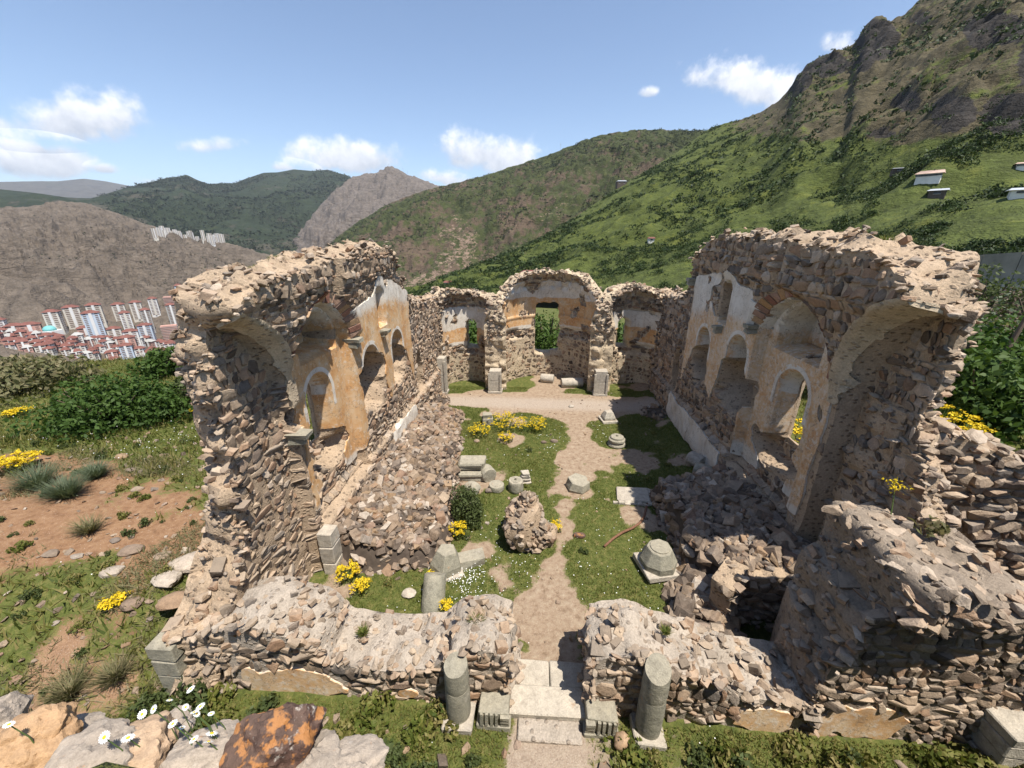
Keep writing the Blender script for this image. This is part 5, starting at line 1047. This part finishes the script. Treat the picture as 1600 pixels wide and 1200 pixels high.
# single tall stem on the stump top
r = thing('flowering_stalk', 'single tall yellow flowering stalk on top of the shaded stump', 'flowers', (6.0, 5.9, 3.4)); mb = MB(); mb.tube([(0, 0, 0), (-.04, .02, .35), (-.12, .02, .75)], [.012, .01, .006], 5); link('stem', mb.mesh('stem', M_STEM), r)
HV = np.array([(-.12, .02, .78)] * 60) + rng.normal(0, 1, (60, 3)) * [.09, .09, .03]; q = rng.normal(0, 1, (60, 4, 3)); q /= np.linalg.norm(q, axis=2, keepdims=True)
link('blossom', mesh('blossom', (HV[:, None] + q * .028).reshape(-1, 3), np.arange(240).reshape(-1, 4), M_YEL, {'rnd': rng.random(240)}), r)
bush('dry_tuft', 'dry grey grass tuft on top of the shaded stump', (6.5, 5.8, 3.4), (.3, .25, .3), 120, .1, M_DRY, 'grass tuft', twigs=2, stem='stalks')
# bushes behind the apse and on the right
YC = np.array(q_[:2]); YD = YC / np.linalg.norm(YC)
for i, (x, y, rx, ry, rz, mt, lb) in enumerate(((.6, 28, 2.6, 2, 4.2, M_BUSH, 'green bush seen through the central apse window'), (-4.5, 27, 2.2, 2, 3.4, M_BUSH, 'green bush behind the sunlit side apse'), (5.5, 27.5, 2.2, 2, 3.6, M_BUSH, 'green bush behind the half shaded side apse'), (-9, 30, 3, 2.6, 3., M_BUSH2, 'olive bush behind the far end of the sunlit wall'),
    (13, 12.5, 2.2, 2.0, 3.0, M_BUSH, 'dark bush nearest the shaded cross wall'), (16, 14.5, 2.8, 2.5, 3.4, M_BUSH, 'dense dark bush beyond the yellow clump'), (13.5, 16.5, 2.6, 2.4, 4.0, M_BUSH, 'tall dark bush rising beside the shaded wall end'), (18, 19, 3.2, 3.0, 4.2, M_BUSH, 'broad dark bush in the hollow'), (14.5, 21, 3, 2.6, 5.0, M_BUSH2, 'tall olive bush behind the shaded wall'), (22, 20, 3.4, 3, 4.2, M_BUSH, 'dark bush at the outer side of the hollow'),
    (20, 25, 3.4, 3, 4.8, M_SILV, 'silvery willow bush below the road wall'), (25, 26, 3.4, 3, 4.8, M_SILV, 'second silvery willow bush below the road wall'), (17, 27, 3, 3, 5.0, M_TWIG, 'bare brown thicket below the road wall'), (28, 24, 3.4, 3, 4.6, M_TWIG, 'brown leafless bush near the outer road wall'), (24, 32, 4, 3.4, 4.2, M_BUSH2, 'olive bush at the foot of the road wall'), (31, 30, 4, 3.4, 4.4, M_BUSH2, 'low olive bush at the far foot of the road wall'), (19, 15.5, 2.4, 2.2, 2.6, M_BUSH, 'low dark bush at the rim of the hollow'), (12, 26, 3, 2.6, 4.8, M_BUSH, 'dark bush hidden behind the shaded wall'), (24, 16, 3, 2.6, 3.2, M_BUSH, 'low spreading bush by the outer meadow'), (28, 19, 3.2, 3, 3.6, M_BUSH, 'dark bush beside the brown leafless bush'))):
    rel = np.array([x, y]) - YC; al = rel @ YD; la = rel @ np.array([-YD[1], YD[0]])
    if al < 3.2 and abs(la) < rx + 1.2 and x > 8: x, y = x + YD[0] * (3.4 - al), y + YD[1] * (3.4 - al)     # bushes stand behind the flowers
    bush('hollow_bush', lb, (x, y, float(gz(x, y)) - .3), (rx, ry, rz), 3500 if mt is not M_TWIG else 2600, .19 if mt is not M_TWIG else .13, mt, lumps=16)
r = thing('bare_pole', 'leaning dark wooden pole among the bushes', 'pole', (19.4, 17.5, float(gz(19.4, 17.5)))); mb = MB(); mb.tube([(0, 0, 0), (.3, .1, 2), (.9, .3, 4.8)], [.1, .09, .07], 8); link('shaft', mb.mesh('shaft', M_WOOD), r)

# grass blades: courtyard, bank and front strip
def blades(n, xr, yr, hgt, wid, mat, name, label, dens=None, seed=1, lean=.5):
    r = np.random.default_rng(seed); x = r.uniform(*xr, n); y = r.uniform(*yr, n); g = grassv(x, y) if dens is None else dens(x, y)
    k = r.random(n) < ss(g, .38, .75); x, y = x[k], y[k]; m = len(x); h_ = hgt * r.uniform(.5, 1.5, m) * (1 + .6 * fbm(x * 1.2, y * 1.2, o=2, seed=5)); a = r.uniform(0, 6.28, m); z = gz(x, y)
    b = np.stack([x, y, z - .01], 1); sd = np.stack([np.cos(a), np.sin(a), 0 * a], 1) * (wid * r.uniform(.6, 1.4, m))[:, None]; t = b + np.stack([r.normal(0, lean, m) * h_, r.normal(0, lean, m) * h_, h_], 1)
    rn = np.clip(r.random(m) * .55 + .35 * (fbm(x * .6, y * .6, o=3, seed=8) + .5), 0, .999)
    link(name, mesh(name, np.stack([b - sd, b + sd, t], 1).reshape(-1, 3), np.arange(3 * m).reshape(-1, 3), mat, {'rnd': np.repeat(rn, 3)}), None, (0, 0, 0), label, 'grass', None, 'stuff')
def free(x, y):   # keep blades out of the heaps and walls
    return (inside(x, y) > .1) & (lheap(x, y) < .05) & (rheap(x, y) < .05) & (rheap2(x, y) < .1)
blades(190000, (-5.2, 6.2), (5.8, 20.8), .055, .010, M_GRASS, 'courtyard_grass', 'short green grass growing on the courtyard floor', lambda x, y: grassv(x, y) * free(x, y), 1)
blades(45000, (-7.5, 8.5), (2.2, 4.55), .07, .011, M_GRASS, 'front_grass', 'green weeds along the foot of the front wall', None, 2)
blades(130000, (-34, -6.8), (3.5, 36), .16, .022, M_GRASS, 'bank_grass', 'long green grass on the bank outside the sunlit wall', lambda x, y: grassv(x, y) * (np.hypot(x, y) < 40), 3)
blades(60000, (-19, -6.8), (2.5, 12), .12, .012, M_DRY, 'dry_bank_grass', 'dry straw coloured grass on the bare bank', lambda x, y: .25 + .5 * ss(fbm(x * .6, y * .6, o=3, seed=91), .05, .4), 4, .9)
blades(60000, (9, 30), (5, 30), .16, .024, M_GRASS, 'meadow_grass', 'green grass outside the shaded wall', lambda x, y: .9 + 0 * x, 5)
# leafy weeds along the front and on the bank
WEED = [leaves(330, (.28, .28, .24), .05, M_GRASS, 'weed', lumps=9) for _ in range(4)] + [leaves(260, (.24, .24, .32), .05, M_BUSH2, 'weed', lumps=8) for _ in range(3)]
def weed(px, py, s, lb, grp, P=None):
    q = at(px, py) if P is None else P; o = link('weed', WEED[int(rng.integers(7))], None, tuple(q), lb, 'weed', grp); o.scale = (s, s, s * rng.uniform(.8, 1.3)); o.rotation_euler[2] = rng.uniform(0, 6)
for i in range(130):
    x, y = rng.uniform(-7, 8), rng.uniform(2.6, 4.4)
    if abs(x - .35) < .95: continue
    weed(0, 0, rng.uniform(.6, 1.7), 'leafy green weed at the foot of the front wall', 'weeds along the front wall', np.array([x, y, gz(x, y)]))
for i in range(140):
    x, y = rng.uniform(-18, -7), rng.uniform(2.8, 12.5); weed(0, 0, rng.uniform(.25, .85), 'low green weed on the bare earth bank', 'weeds on the bank', np.array([x, y, gz(x, y)]))
for i in range(45):
    x, y = rng.uniform(-5, 6), rng.uniform(6, 20.4)
    if free(np.array(x), np.array(y)) and grassv(np.array([x]), np.array([y]))[0] > .55: weed(0, 0, rng.uniform(.35, .7), 'low leafy weed in the courtyard grass', 'weeds in the courtyard', np.array([x, y, gz(x, y)]))
# silvery spiky tufts
def tuft(label, loc, rad, n, mat=M_SILV, group=None):
    a = rng.uniform(0, 6.28, n); s = rng.uniform(.3, 1, n); b = rng.normal(0, .12 * rad, (n, 3)); b[:, 2] = 0; t = b + np.stack([np.cos(a) * s * rad, np.sin(a) * s * rad, rad * rng.uniform(.35, .85, n)], 1); sd = np.stack([-np.sin(a), np.cos(a), 0 * a], 1) * .012
    r = thing('grass_tuft', label, 'grass tuft', loc, group); link('blades', mesh('blades', np.stack([b - sd, b + sd, t], 1).reshape(-1, 3), np.arange(3 * n).reshape(-1, 3), mat, {'rnd': np.repeat(rng.random(n), 3)}), r)
tuft('wide grey green spiky grass tuft at the edge of the bare earth', P_(105, 775), .7, 700); tuft('second grey green spiky tuft beside the wide one', P_(150, 745), .6, 500); tuft('grey spiky tuft behind the yellow clump', P_(60, 760), .8, 500)
tuft('small spiky tuft on the bare bank', P_(140, 830), .5, 250, M_DRY); tuft('dry brown tangle of grass below the ashlar corner', P_(110, 1085), .5, 400, M_DRY); tuft('dry straw tangle on the near bank', P_(180, 1060), .42, 300, M_DRY)
for (x, y, z, rr_) in ((-5.7, 7.9, 7.3, .22), (-6.0, 9.0, 7.4, .25), (-5.9, 10.2, 7.45, .2), (-5.6, 9.6, 7.4, .18), (6.8, 8.8, 7.85, .22), (6.9, 10.6, 7.95, .2), (-3.2, 5.2, .9, .16), (-1.0, 5.2, 1.4, .2), (-4.6, 5.4, 1.5, .16), (2.4, 5.3, 1.3, .15)):
    tuft('small green grass tuft growing on a ruined wall top', (x, y, z), rr_, 160, M_GRASS, 'tufts on the wall tops')
# flat stones on the bank
for i, (px, py, s) in enumerate(((190, 715, .7), (205, 735, .5), (215, 765, .5), (175, 895, .75), (205, 945, .7), (80, 866, .5), (262, 905, 1.0), (300, 880, 1.3), (255, 870, .6), (180, 845, .4), (205, 860, .8), (330, 930, .6), (270, 940, .9), (120, 870, .4), (160, 770, .3), (215, 690, .4))):
    p = at(px, py); big_rock('field_stone', tuple(p + [0, 0, s * .03]), (s * .68, s * .5, s * .26), M_RUB, 300 + i, 3, .15, label='flat grey brown field stone half buried in the bank', cat='stone', group='stones on the bank')
n = 500; x = rng.uniform(-16, -6.9, n); y = rng.uniform(2.5, 13, n); s = rng.uniform(.04, .16, n)
rt = thing('bank_scree', 'scatter of small stones on the bare earth bank', 'stones', (-10, 7, 0)); rocks(rt, np.stack([x, y, gz(x, y) + s * .1], 1), np.stack([s * 1.3, s, s * .6], 1), M_RUB, 'stone', 250, .4, 'small_rubble', (-10, 7, 0))
n = 260; x = rng.uniform(-5, 6, n); y = rng.uniform(5.9, 20.3, n); s = rng.uniform(.03, .11, n); kk = free(x, y)
rt = thing('floor_stones', 'scatter of small stones on the courtyard floor', 'stones', (.5, 12, 0)); rocks(rt, np.stack([x, y, gz(x, y) + s * .15], 1)[kk], np.stack([s * 1.2, s, s * .7], 1)[kk], M_RUB, 'stone', 250, .4, 'small_rubble', (.5, 12, 0))
n = 90; x = rng.uniform(-6, 8, n); y = rng.uniform(2.7, 4.3, n); s = rng.uniform(.06, .2, n)
rt = thing('front_stones', 'scatter of stones among the weeds before the front wall', 'stones', (0, 3.5, 0)); rocks(rt, np.stack([x, y, gz(x, y) + s * .15], 1), np.stack([s * 1.2, s, s * .7], 1), M_RUB, 'stone', 250, .4, 'small_rubble', (0, 3.5, 0))
p = at(975, 1185); big_rock('red_stone', tuple(p + [0, .15, .1]), (.3, .3, .35), M_OCHRE, 401, 3, .15, label='reddish brown stone among weeds right of the entrance path', cat='stone')
# tiny white flowers
def specks(cx, cy, rx, ry, n, label, z=.08, s=.012):
    x = cx + rng.normal(0, rx, n); y = cy + rng.normal(0, ry, n); kk = grassv(x, y) > .5; x, y = x[kk], y[kk]; n = len(x); P = np.stack([x, y, gz(x, y) + rng.uniform(.3, 1.2, n) * z], 1); a = np.arange(6) * math.pi / 3; q = np.stack([np.cos(a), np.sin(a), .3 * np.cos(2 * a)], 1) * s
    V = (P[:, None] + q[None] * rng.uniform(.6, 1.3, (n, 1, 1))); link('white_flowers', mesh('white_flowers', V.reshape(-1, 3), np.arange(6 * n).reshape(-1, 6), M_PETAL), None, (0, 0, 0), label, 'flowers', None, 'stuff')
q = at(728, 905); specks(q[0], q[1],   .26, .33, 200, 'dense white daisies below the tapered block', .12, .012)
q = at(790, 880); specks(q[0], q[1], 1.6, 1.3, 330, 'white specks of daisies over the courtyard grass'); specks(.6, 15, 1.8, 1.6, 160, 'white specks of daisies in the far grass', .08, .016); specks(3.2, 8, 1., 2.5, 120, 'white specks of daisies along the shade edge')
specks(-13, 13, 4, 4, 500, 'pale small flowers over the grassy bank', .25, .017)

# ------------------------------------------------------------------ foreground ledge: rocks and daisies close to the camera
def fr(px, py, z): q = onz(px, py, z); return q
for (px, py, z, sz, mt, sd, rz, lb) in ((428, 1172, 5.85, (.62, .55, .62), M_BROWN, 501, .4, 'dark red brown boulder with orange lichen on the ledge'), (205, 1190, 5.85, (.6, .45, .36), M_OCHRE, 502, .7, 'orange ochre rock slab on the ledge'), (40, 1165, 5.85, (.6, .5, .4), M_OCHRE, 503, .2, 'orange rock at the outer end of the ledge'), (130, 1200, 5.95, (.6, .4, .35), M_WHITER, 504, .9, 'pale chalky rock between the two orange rocks'), (320, 1195, 5.85, (.6, .45, .35), M_WHITER, 505, .1, 'cracked white rock beside the dark boulder'), (545, 1215, 5.75, (.5, .4, .35), M_WHITER, 506, .5, 'rounded white rock at the end of the ledge'), (5, 1120, 5.8, (.3, .3, .35), M_WHITER, 507, .5, 'small pale rock on the far tip of the ledge'), (250, 1150, 5.7, (.45, .3, .22), M_WHITER, 508, 1.2, 'pale flat rock behind the ochre slab'), (110, 1150, 5.7, (.4, .3, .2), M_WHITER, 509, .3, 'pale flat rock behind the chalky rock'), (480, 1230, 5.75, (.5, .5, .4), M_WHITER, 510, .3, 'white rock under the dark boulder')):
    big_rock('ledge_rock', tuple(fr(px, py, z)), tuple(.66 * q for q in sz), mt, sd, 5, .28, None, rz, lb, 'rock', .7)
pet = MB()
for i in range(15):
    a = i * 2 * math.pi / 15; c, s_ = math.cos(a), math.sin(a); pt_ = [(.22, -.10, .0), (.6, -.14, .05), (.95, -.09, .0), (1.0, .04, -.02), (.9, .11, 0), (.55, .13, .05), (.22, .08, 0)]
    V = [(x * c - y * s_, x * s_ + y * c, z + .03 * (i % 2)) for x, y, z in pt_]; pet.add(V, [], [[0, 1, 6], [1, 5, 6], [1, 2, 5], [2, 4, 5], [2, 3, 4]])
ME_PET = pet.mesh('petals', M_PETAL); dm = MB(); dm.lathe([(.33, 0), (.32, .08), (.22, .16), (.08, .2)], 14); ME_DISC = dm.mesh('flower_disc', M_DISC, True)
for i, (px, py) in enumerate(((298, 1077), (265, 1094), (240, 1108), (222, 1116), (307, 1115), (313, 1104), (290, 1105), (330, 1115), (270, 1131), (284, 1137), (303, 1155), (331, 1146), (326, 1159), (163, 1152), (200, 1153), (36, 1141), (14, 1132), (303, 1113))):
    z = rng.uniform(5.95, 6.15); q = fr(px, py, z); r = thing('daisy', 'white daisy with yellow centre on a thin stem on the ledge', 'flower', q, 'daisies on the ledge'); s = rng.uniform(.013, .019) * (1.35 if py > 1140 else 1)
    e = (rng.normal(-.1, .3) - .35, rng.normal(0, .3), rng.uniform(0, 6))
    for nm, me in (('petals', ME_PET), ('flower_disc', ME_DISC)): o = link(nm, me, r); o.scale = (s, s, s); o.rotation_euler = e
    mb = MB(); mb.tube([(0, 0, -.004), (.01, .02, -.12), (.0, .03, -.32)], .0022, 5); link('stem', mb.mesh('stem', M_STEM), r)
for i, (px, py, s) in enumerate(((230, 1140, .35), (290, 1150, .3), (260, 1125, .35), (90, 1150, .3), (340, 1165, .25), (180, 1140, .3))):
    q = fr(px, py, 5.7); o = link('weed', WEED[i % 7], None, tuple(q - [0, 0, .12]), 'feathery weed among the daisies on the ledge', 'weed', 'weeds on the ledge'); o.scale = (s, s, s)

# ------------------------------------------------------------------ road wall, houses, town
def road_wall():
    pts = [far(x, y, r_) for x, y, r_ in ((1380, 432, 62), (1440, 428, 58), (1480, 424, 54), (1540, 420, 51), (1600, 418, 49), (1700, 414, 47), (1850, 410, 46))]
    r = thing('road_wall', 'long grey concrete retaining wall beside the road under the green slope', 'wall', pts[0]); p0 = pts[0]
    for (nm, z0, z1, th, m) in (('parapet', -1.2, 1.1, .5, flat('weathered_concrete', (.25, .225, .19), .9, 0, .35, .8)), ('road_kerb', -1.7, -1.2, 1.1, flat('pale_kerb', (.42, .38, .33), .9, 0, .2, 1.)), ('embankment', -6, -1.7, 1.0, flat('embankment_earth', (.13, .11, .075), .9, 0, .4, .6))):
        mb = MB()
        for a, b in zip(pts[:-1], pts[1:]):
            t = (b - a)[:2]; t /= np.linalg.norm(t); nn = np.array([t[1], -t[0]]) * th
            V = [(*(q[:2] + s * nn), q[2] + z) for z in (z0, z1) for q in (a, b) for s in (0, 1)]
            mb.add(np.array(V) - p0, [[0, 1, 3, 2], [4, 6, 7, 5], [1, 5, 7, 3], [0, 2, 6, 4], [0, 4, 5, 1], [2, 3, 7, 6]])
        link(nm, mb.mesh(nm, m), r)
road_wall()
M_WHT = flat('whitewash', (.62, .60, .56), .9, 0, .15, .8); M_GLASS = flat('dark_pane', (.04, .045, .055), .3, 0, .1); M_TIN = flat('grey_tin_roof', (.45, .47, .50), .5, .2, .15, .7); M_RROOF = flat('rusty_tin_roof', (.42, .30, .24), .7, 0, .5, .4); M_TILE = flat('red_tile_roof', (.17, .07, .055), .8, 0, .3, .2); M_TIMB = flat('dark_timber', (.11, .085, .07))
def house(label, h, px, t, w, d, ht, rh, rz, wall, roof, wins=4, name='farmhouse', lift=0, P=None, w0=8):
    P = h.pt(np.array([px]), np.array([t]))[0] if P is None else np.asarray(P); dd_ = proj(P)[2]; k_ = w * dd_ / FPX / w0; w = w0 * k_; d, ht, rh = d * k_, ht * k_, rh * k_; P = P + [0, 0, w * .12]; r = thing(name, label, 'house', P + [0, 0, lift], None, rz)
    mb = MB(); mb.box((-w / 2, -d / 2, -w * .35), (w / 2, d / 2, ht)); link('wall', mb.mesh('wall', wall), r)
    o = .35; mb = MB(); V = [(-w / 2 - o, -d / 2 - o, ht), (w / 2 + o, -d / 2 - o, ht), (w / 2 + o, d / 2 + o, ht), (-w / 2 - o, d / 2 + o, ht), (-w / 2 - o + .2 * w, 0, ht + rh), (w / 2 + o - .05 * w, 0, ht + rh)]
    mb.add(V, [[0, 1, 5, 4], [2, 3, 4, 5], [0, 3, 2, 1]], [[1, 2, 5], [3, 0, 4]]); ro = link('roof', mb.mesh('roof', roof), r); cb = MB(); cb.box((w * .12, -w * .03, ht + rh * .5), (w * .17, w * .02, ht + rh * 1.35)); link('chimney', cb.mesh('chimney', M_TIMB), ro)
    for i in range(wins):
        x = -w / 2 + w * (i + .5) / wins; mb = MB(); mb.box((x - .45, -d / 2 - .06, ht * .35), (x + .45, -d / 2 + .02, ht * .8)); wo_ = link('window', mb.mesh('window', M_GLASS), r); fb = MB(); fb.box((x - .5, -d / 2 - .1, ht * .3), (x + .5, -d / 2 - .02, ht * .35)); link('sill', fb.mesh('sill', M_WHT), wo_)
    return r
def ray_t(h, px, py):   # parameter t on the hill where it shows at py
    t = np.linspace(0, 1, 300); P = h.pt(np.full(300, float(px)), t); c, s = math.cos(PITCH), math.sin(PITCH); yy = -math.sin(YAW) * P[:, 0] * -1; cy, sy = math.cos(-YAW), math.sin(-YAW)
    y = sy * P[:, 0] + cy * P[:, 1]; z = P[:, 2] - CAMH; v = 600 - FPX * (s * y + c * z) / (c * y - s * z); return t[int(np.argmin(np.abs(v - py)))]
house('long whitewashed farmhouse with rusty tin roof on the green slope', H_right, 0, 0, 28, 5.5, 2.6, 2.4, R(-46), M_WHT, M_RROOF, 5, P=HS[(1452, 278)], w0=14)
house('small dark hut with pale tin roof below the farmhouse', H_right, 0, 0, 19, 5, 2.3, 1., R(-44), M_TIMB, M_TIN, 1, 'hut', P=HS[(1462, 308)], w0=6)
house('low grey shed beside the farmhouse', H_right, 0, 0, 16, 3, 1.4, .4, R(-20), M_TIMB, M_TIN, 1, 'shed', P=HS[(1402, 272)], w0=5)
house('hut with grey roof further along the green slope', H_right, 0, 0, 22, 5, 2.2, 1.2, R(-35), M_WHT, M_TIN, 1, 'hut', P=HS[(1592, 308)], w0=7)
house('small white house high at the outer slope', H_right, 0, 0, 16, 5, 2.4, 1.2, R(-35), M_WHT, M_RROOF, 2, P=HS[(1598, 264)], w0=8)
house('small dark timber hut near the crest line', H_right, 0, 0, 14, 6, 3, 1, R(5), M_TIMB, M_TIN, 2, 'hut', P=HS[(968, 290)], w0=8)
house('white house with red roof behind the central apse', H_right, 826, 0, 22, 6, 3.4, 1.2, R(10), M_WHT, M_TILE, 2, 'house', 0, solve(H_right, 826, 437), w0=7.5)
house('small red hut on the scrub slope', H_right, 0, 0, 9, 3, 1.8, .8, 0, M_WHT, M_TILE, 1, 'hut', P=HS[(1017, 377)], w0=3.5)
house('white hut with orange roof in the valley beyond the side apse', H_right, 702, 0, 14, 5, 2.6, 1, R(10), M_WHT, M_TILE, 2, 'hut', 0, solve(H_right, 702, 449), w0=6)
# town
M_T = [flat('town_cream', (.58, .54, .47), .9, 0, .12, .05), flat('town_white', (.66, .65, .63), .9, 0, .1, .05), flat('town_rose', (.46, .27, .22), .9, 0, .2, .05), flat('town_blue_white', (.45, .52, .60), .9, 0, .12, .05), flat('town_grey', (.36, .35, .33), .9, 0, .15, .05)]
M_BALC = flat('balcony_brown', (.17, .12, .10), .9, 0, .2, .05); M_CONC = flat('bare_concrete', (.3, .28, .26), .9, 0, .2, .05)
def tower(label, P, w, d, st, rz, wm, roof, group, frame=False, name='apartment_block', hip=True):
    w, d = w * .7, d * .7; r = thing(name, label, 'building', P, group, rz); ht = st * 2.4
    mb = MB(); mb.box((-w / 2, -d / 2, -12), (w / 2, d / 2, ht)); link('wall', mb.mesh('wall', wm), r)
    mb = MB(); n = max(2, int(w / 5.5))
    if not frame:
        for i in range(n):                       # window bays: brown columns of panes, floor by floor
            x = -w / 2 + w * (i + .5) / n
            for k in range(st): mb.box((x - w / n * .26, -d / 2 - .15, k * 2.4 + .6), (x + w / n * .26, -d / 2 + .1, k * 2.4 + 1.8))
        for i in range(2):
            y = -d / 4 + d / 2 * i
            for k in range(st): mb.box((w / 2 - .1, y - 1.2, k * 2.4 + .6), (w / 2 + .15, y + 1.2, k * 2.4 + 1.8))
        link('window_rows', mb.mesh('window_rows', M_BALC), r, kind='stuff')
        mb = MB(); mb.box((-w * .09, -d / 2 - 1.0, 0), (w * .09, -d / 2 - .16, ht + .01)); link('stair_bay', mb.mesh('stair_bay', M_T[1] if wm is not M_T[1] else M_T[0]), r)
    else:
        for k in range(st): mb.box((-w / 2 - .5, -d / 2 - .5, k * 2.4), (w / 2 + .5, d / 2 + .5, k * 2.4 + .5))
        link('floor_slab', mb.mesh('floor_slab', M_CONC), r)
    if roof is not None:
        o = .9; mb = MB(); V = [(-w / 2 - o, -d / 2 - o, ht), (w / 2 + o, -d / 2 - o, ht), (w / 2 + o, d / 2 + o, ht), (-w / 2 - o, d / 2 + o, ht), (-w * .18, 0, ht + 3.2), (w * .18, 0, ht + 3.2)]
        mb.add(V, [[0, 1, 5, 4], [2, 3, 4, 5], [0, 3, 2, 1]], [[1, 2, 5], [3, 0, 4]]); link('roof', mb.mesh('roof', roof), r)
def lpos(px, py): return H_left.pt(np.array([float(px)]), np.array([ray_t(H_left, px, py)]))[0]
for i, (px, py, w, d, st, k, fr_) in enumerate(((96, 518, 20, 15, 11, 0, 0), (126, 512, 22, 15, 11, 0, 0), (158, 505, 22, 15, 11, 0, 0), (190, 502, 21, 15, 11, 0, 0), (219, 497, 20, 14, 11, 0, 0), (247, 490, 16, 14, 11, 1, 0), (268, 488, 24, 15, 12, 2, 1), (290, 482, 14, 14, 17, 3, 0), (157, 528, 24, 15, 14, 3, 0), (204, 520, 16, 14, 12, 1, 0), (238, 516, 15, 14, 13, 4, 0), (278, 507, 18, 14, 13, 4, 0), (297, 502, 16, 14, 13, 4, 0), (270, 530, 28, 15, 9, 2, 1), (235, 536, 22, 14, 11, 3, 0), (212, 538, 22, 14, 8, 1, 0), (184, 531, 20, 14, 7, 0, 0), (140, 524, 22, 12, 4, 2, 0), (204, 548, 24, 14, 8, 2, 0), (200, 560, 18, 14, 7, 3, 0), (55, 520, 26, 12, 5, 2, 0), (30, 524, 24, 12, 5, 2, 0), (6, 518, 14, 12, 6, 1, 0), (-20, 516, 20, 12, 6, 1, 0))):
    lb = ['cream tower block with red hipped roof in the valley town', 'white tower block with red hipped roof in the valley town', 'rose red apartment block in the valley town', 'pale blue white tower block in the valley town', 'grey tower block with red roof in the valley town'][k]
    if fr_: lb = 'unfinished red brick block with bare concrete floors in the valley town'
    tower(lb, lpos(px, py), w, d, st, R(40) + rng.uniform(-.15, .15), M_T[k], None if fr_ else M_TILE, 'unfinished blocks of the town' if fr_ else ['cream', 'white', 'rose', 'blue', 'grey'][k] + ' blocks of the town', bool(fr_))
for i in range(120):
    px, py = rng.uniform(-20, 300), 0; py = rng.uniform(536, 566) - (0 if px > 150 else (150 - px) * .16)
    tower('low town house with red roof among the tower blocks', lpos(px, py), rng.uniform(8, 16), rng.uniform(8, 12), int(rng.integers(2, 5)), R(40) + rng.normal(0, .3), M_T[int(rng.integers(0, 3))], M_TILE if i % 5 else M_T[4], 'low houses of the town', False, 'town_house')
r = thing('domed_mosque', 'turquoise domed mosque at the edge of the valley town', 'mosque', lpos(84, 522)); mb = MB(); mb.lathe([(6.5, 6), (6.2, 8), (5, 10.2), (2.8, 11.6), (.2, 12.2)], 20); link('dome', mb.mesh('dome', flat('turquoise_dome', (.16, .42, .42), .6, 0, .1, .1), True), r); mb = MB(); mb.box((-8, -8, -8), (8, 8, 6)); link('wall', mb.mesh('wall', M_T[1]), r)
for i in range(30):
    px = rng.uniform(240, 350); py = np.interp(px, [236, 300, 352], [366, 376, 381]) + rng.uniform(-7, 3); t = min(.985, ray_t(H_left, px, py + 2)); tower('pale tower block of the estate on the grey hill crest', H_left.pt(np.array([px]), np.array([t]))[0], rng.uniform(11, 15), 11, int(rng.integers(6, 11)), R(35) + rng.normal(0, .2), M_T[int(rng.integers(0, 2))], None, 'towers of the hill estate', name='estate_tower')
# masts on the rocky peak and a pole on the ridge
for (px, py, ht, rr_) in ((608, 262, 26, 2890), (630, 269, 34, 2890), (637, 273, 26, 2890), (876, 234, 16, 1055)):
    P = far(px, py + 1, rr_); r = thing('lattice_mast', 'thin mast on the rocky peak' if rr_ > 2000 else 'single pole standing on the scrub ridge', 'mast', P, 'masts on the peak' if rr_ > 2000 else None); mb = MB()
    mb.tube([(0, 0, -8), (0, 0, ht)], .45 if rr_ > 2000 else .2, 6); link('shaft', mb.mesh('shaft', M_CONC), r); mb = MB(); mb.box((-1.2, -.2, ht * .7), (1.2, .2, ht * .73)); link('cross_arm', mb.mesh('cross_arm', M_CONC), r)
# gravel track beyond the apse
mb = MB(); tp = np.array([far(x, y, r_) for x, y, r_ in ((930, 445, 118), (948, 455, 105), (962, 462, 95))]) if False else None

# ------------------------------------------------------------------ air
mh = bpy.data.materials.new('valley_haze'); mh.use_nodes = True; t = mh.node_tree; t.nodes.remove(t.nodes['Principled BSDF'])
pv = nd(t, 'ShaderNodeVolumePrincipled', Density=4.0e-5, Anisotropy=.2); pv.inputs['Color'].default_value = (.80, .88, 1, 1); lk(t, pv.outputs[0], t.nodes['Material Output'].inputs['Volume'])
mb = MB(); mb.box((-16000, -400, -520), (16000, 16000, 1500)); link('haze', mb.mesh('haze', mh), None, (0, 0, 0), 'thin bluish air over the whole valley', 'haze', None, 'stuff')
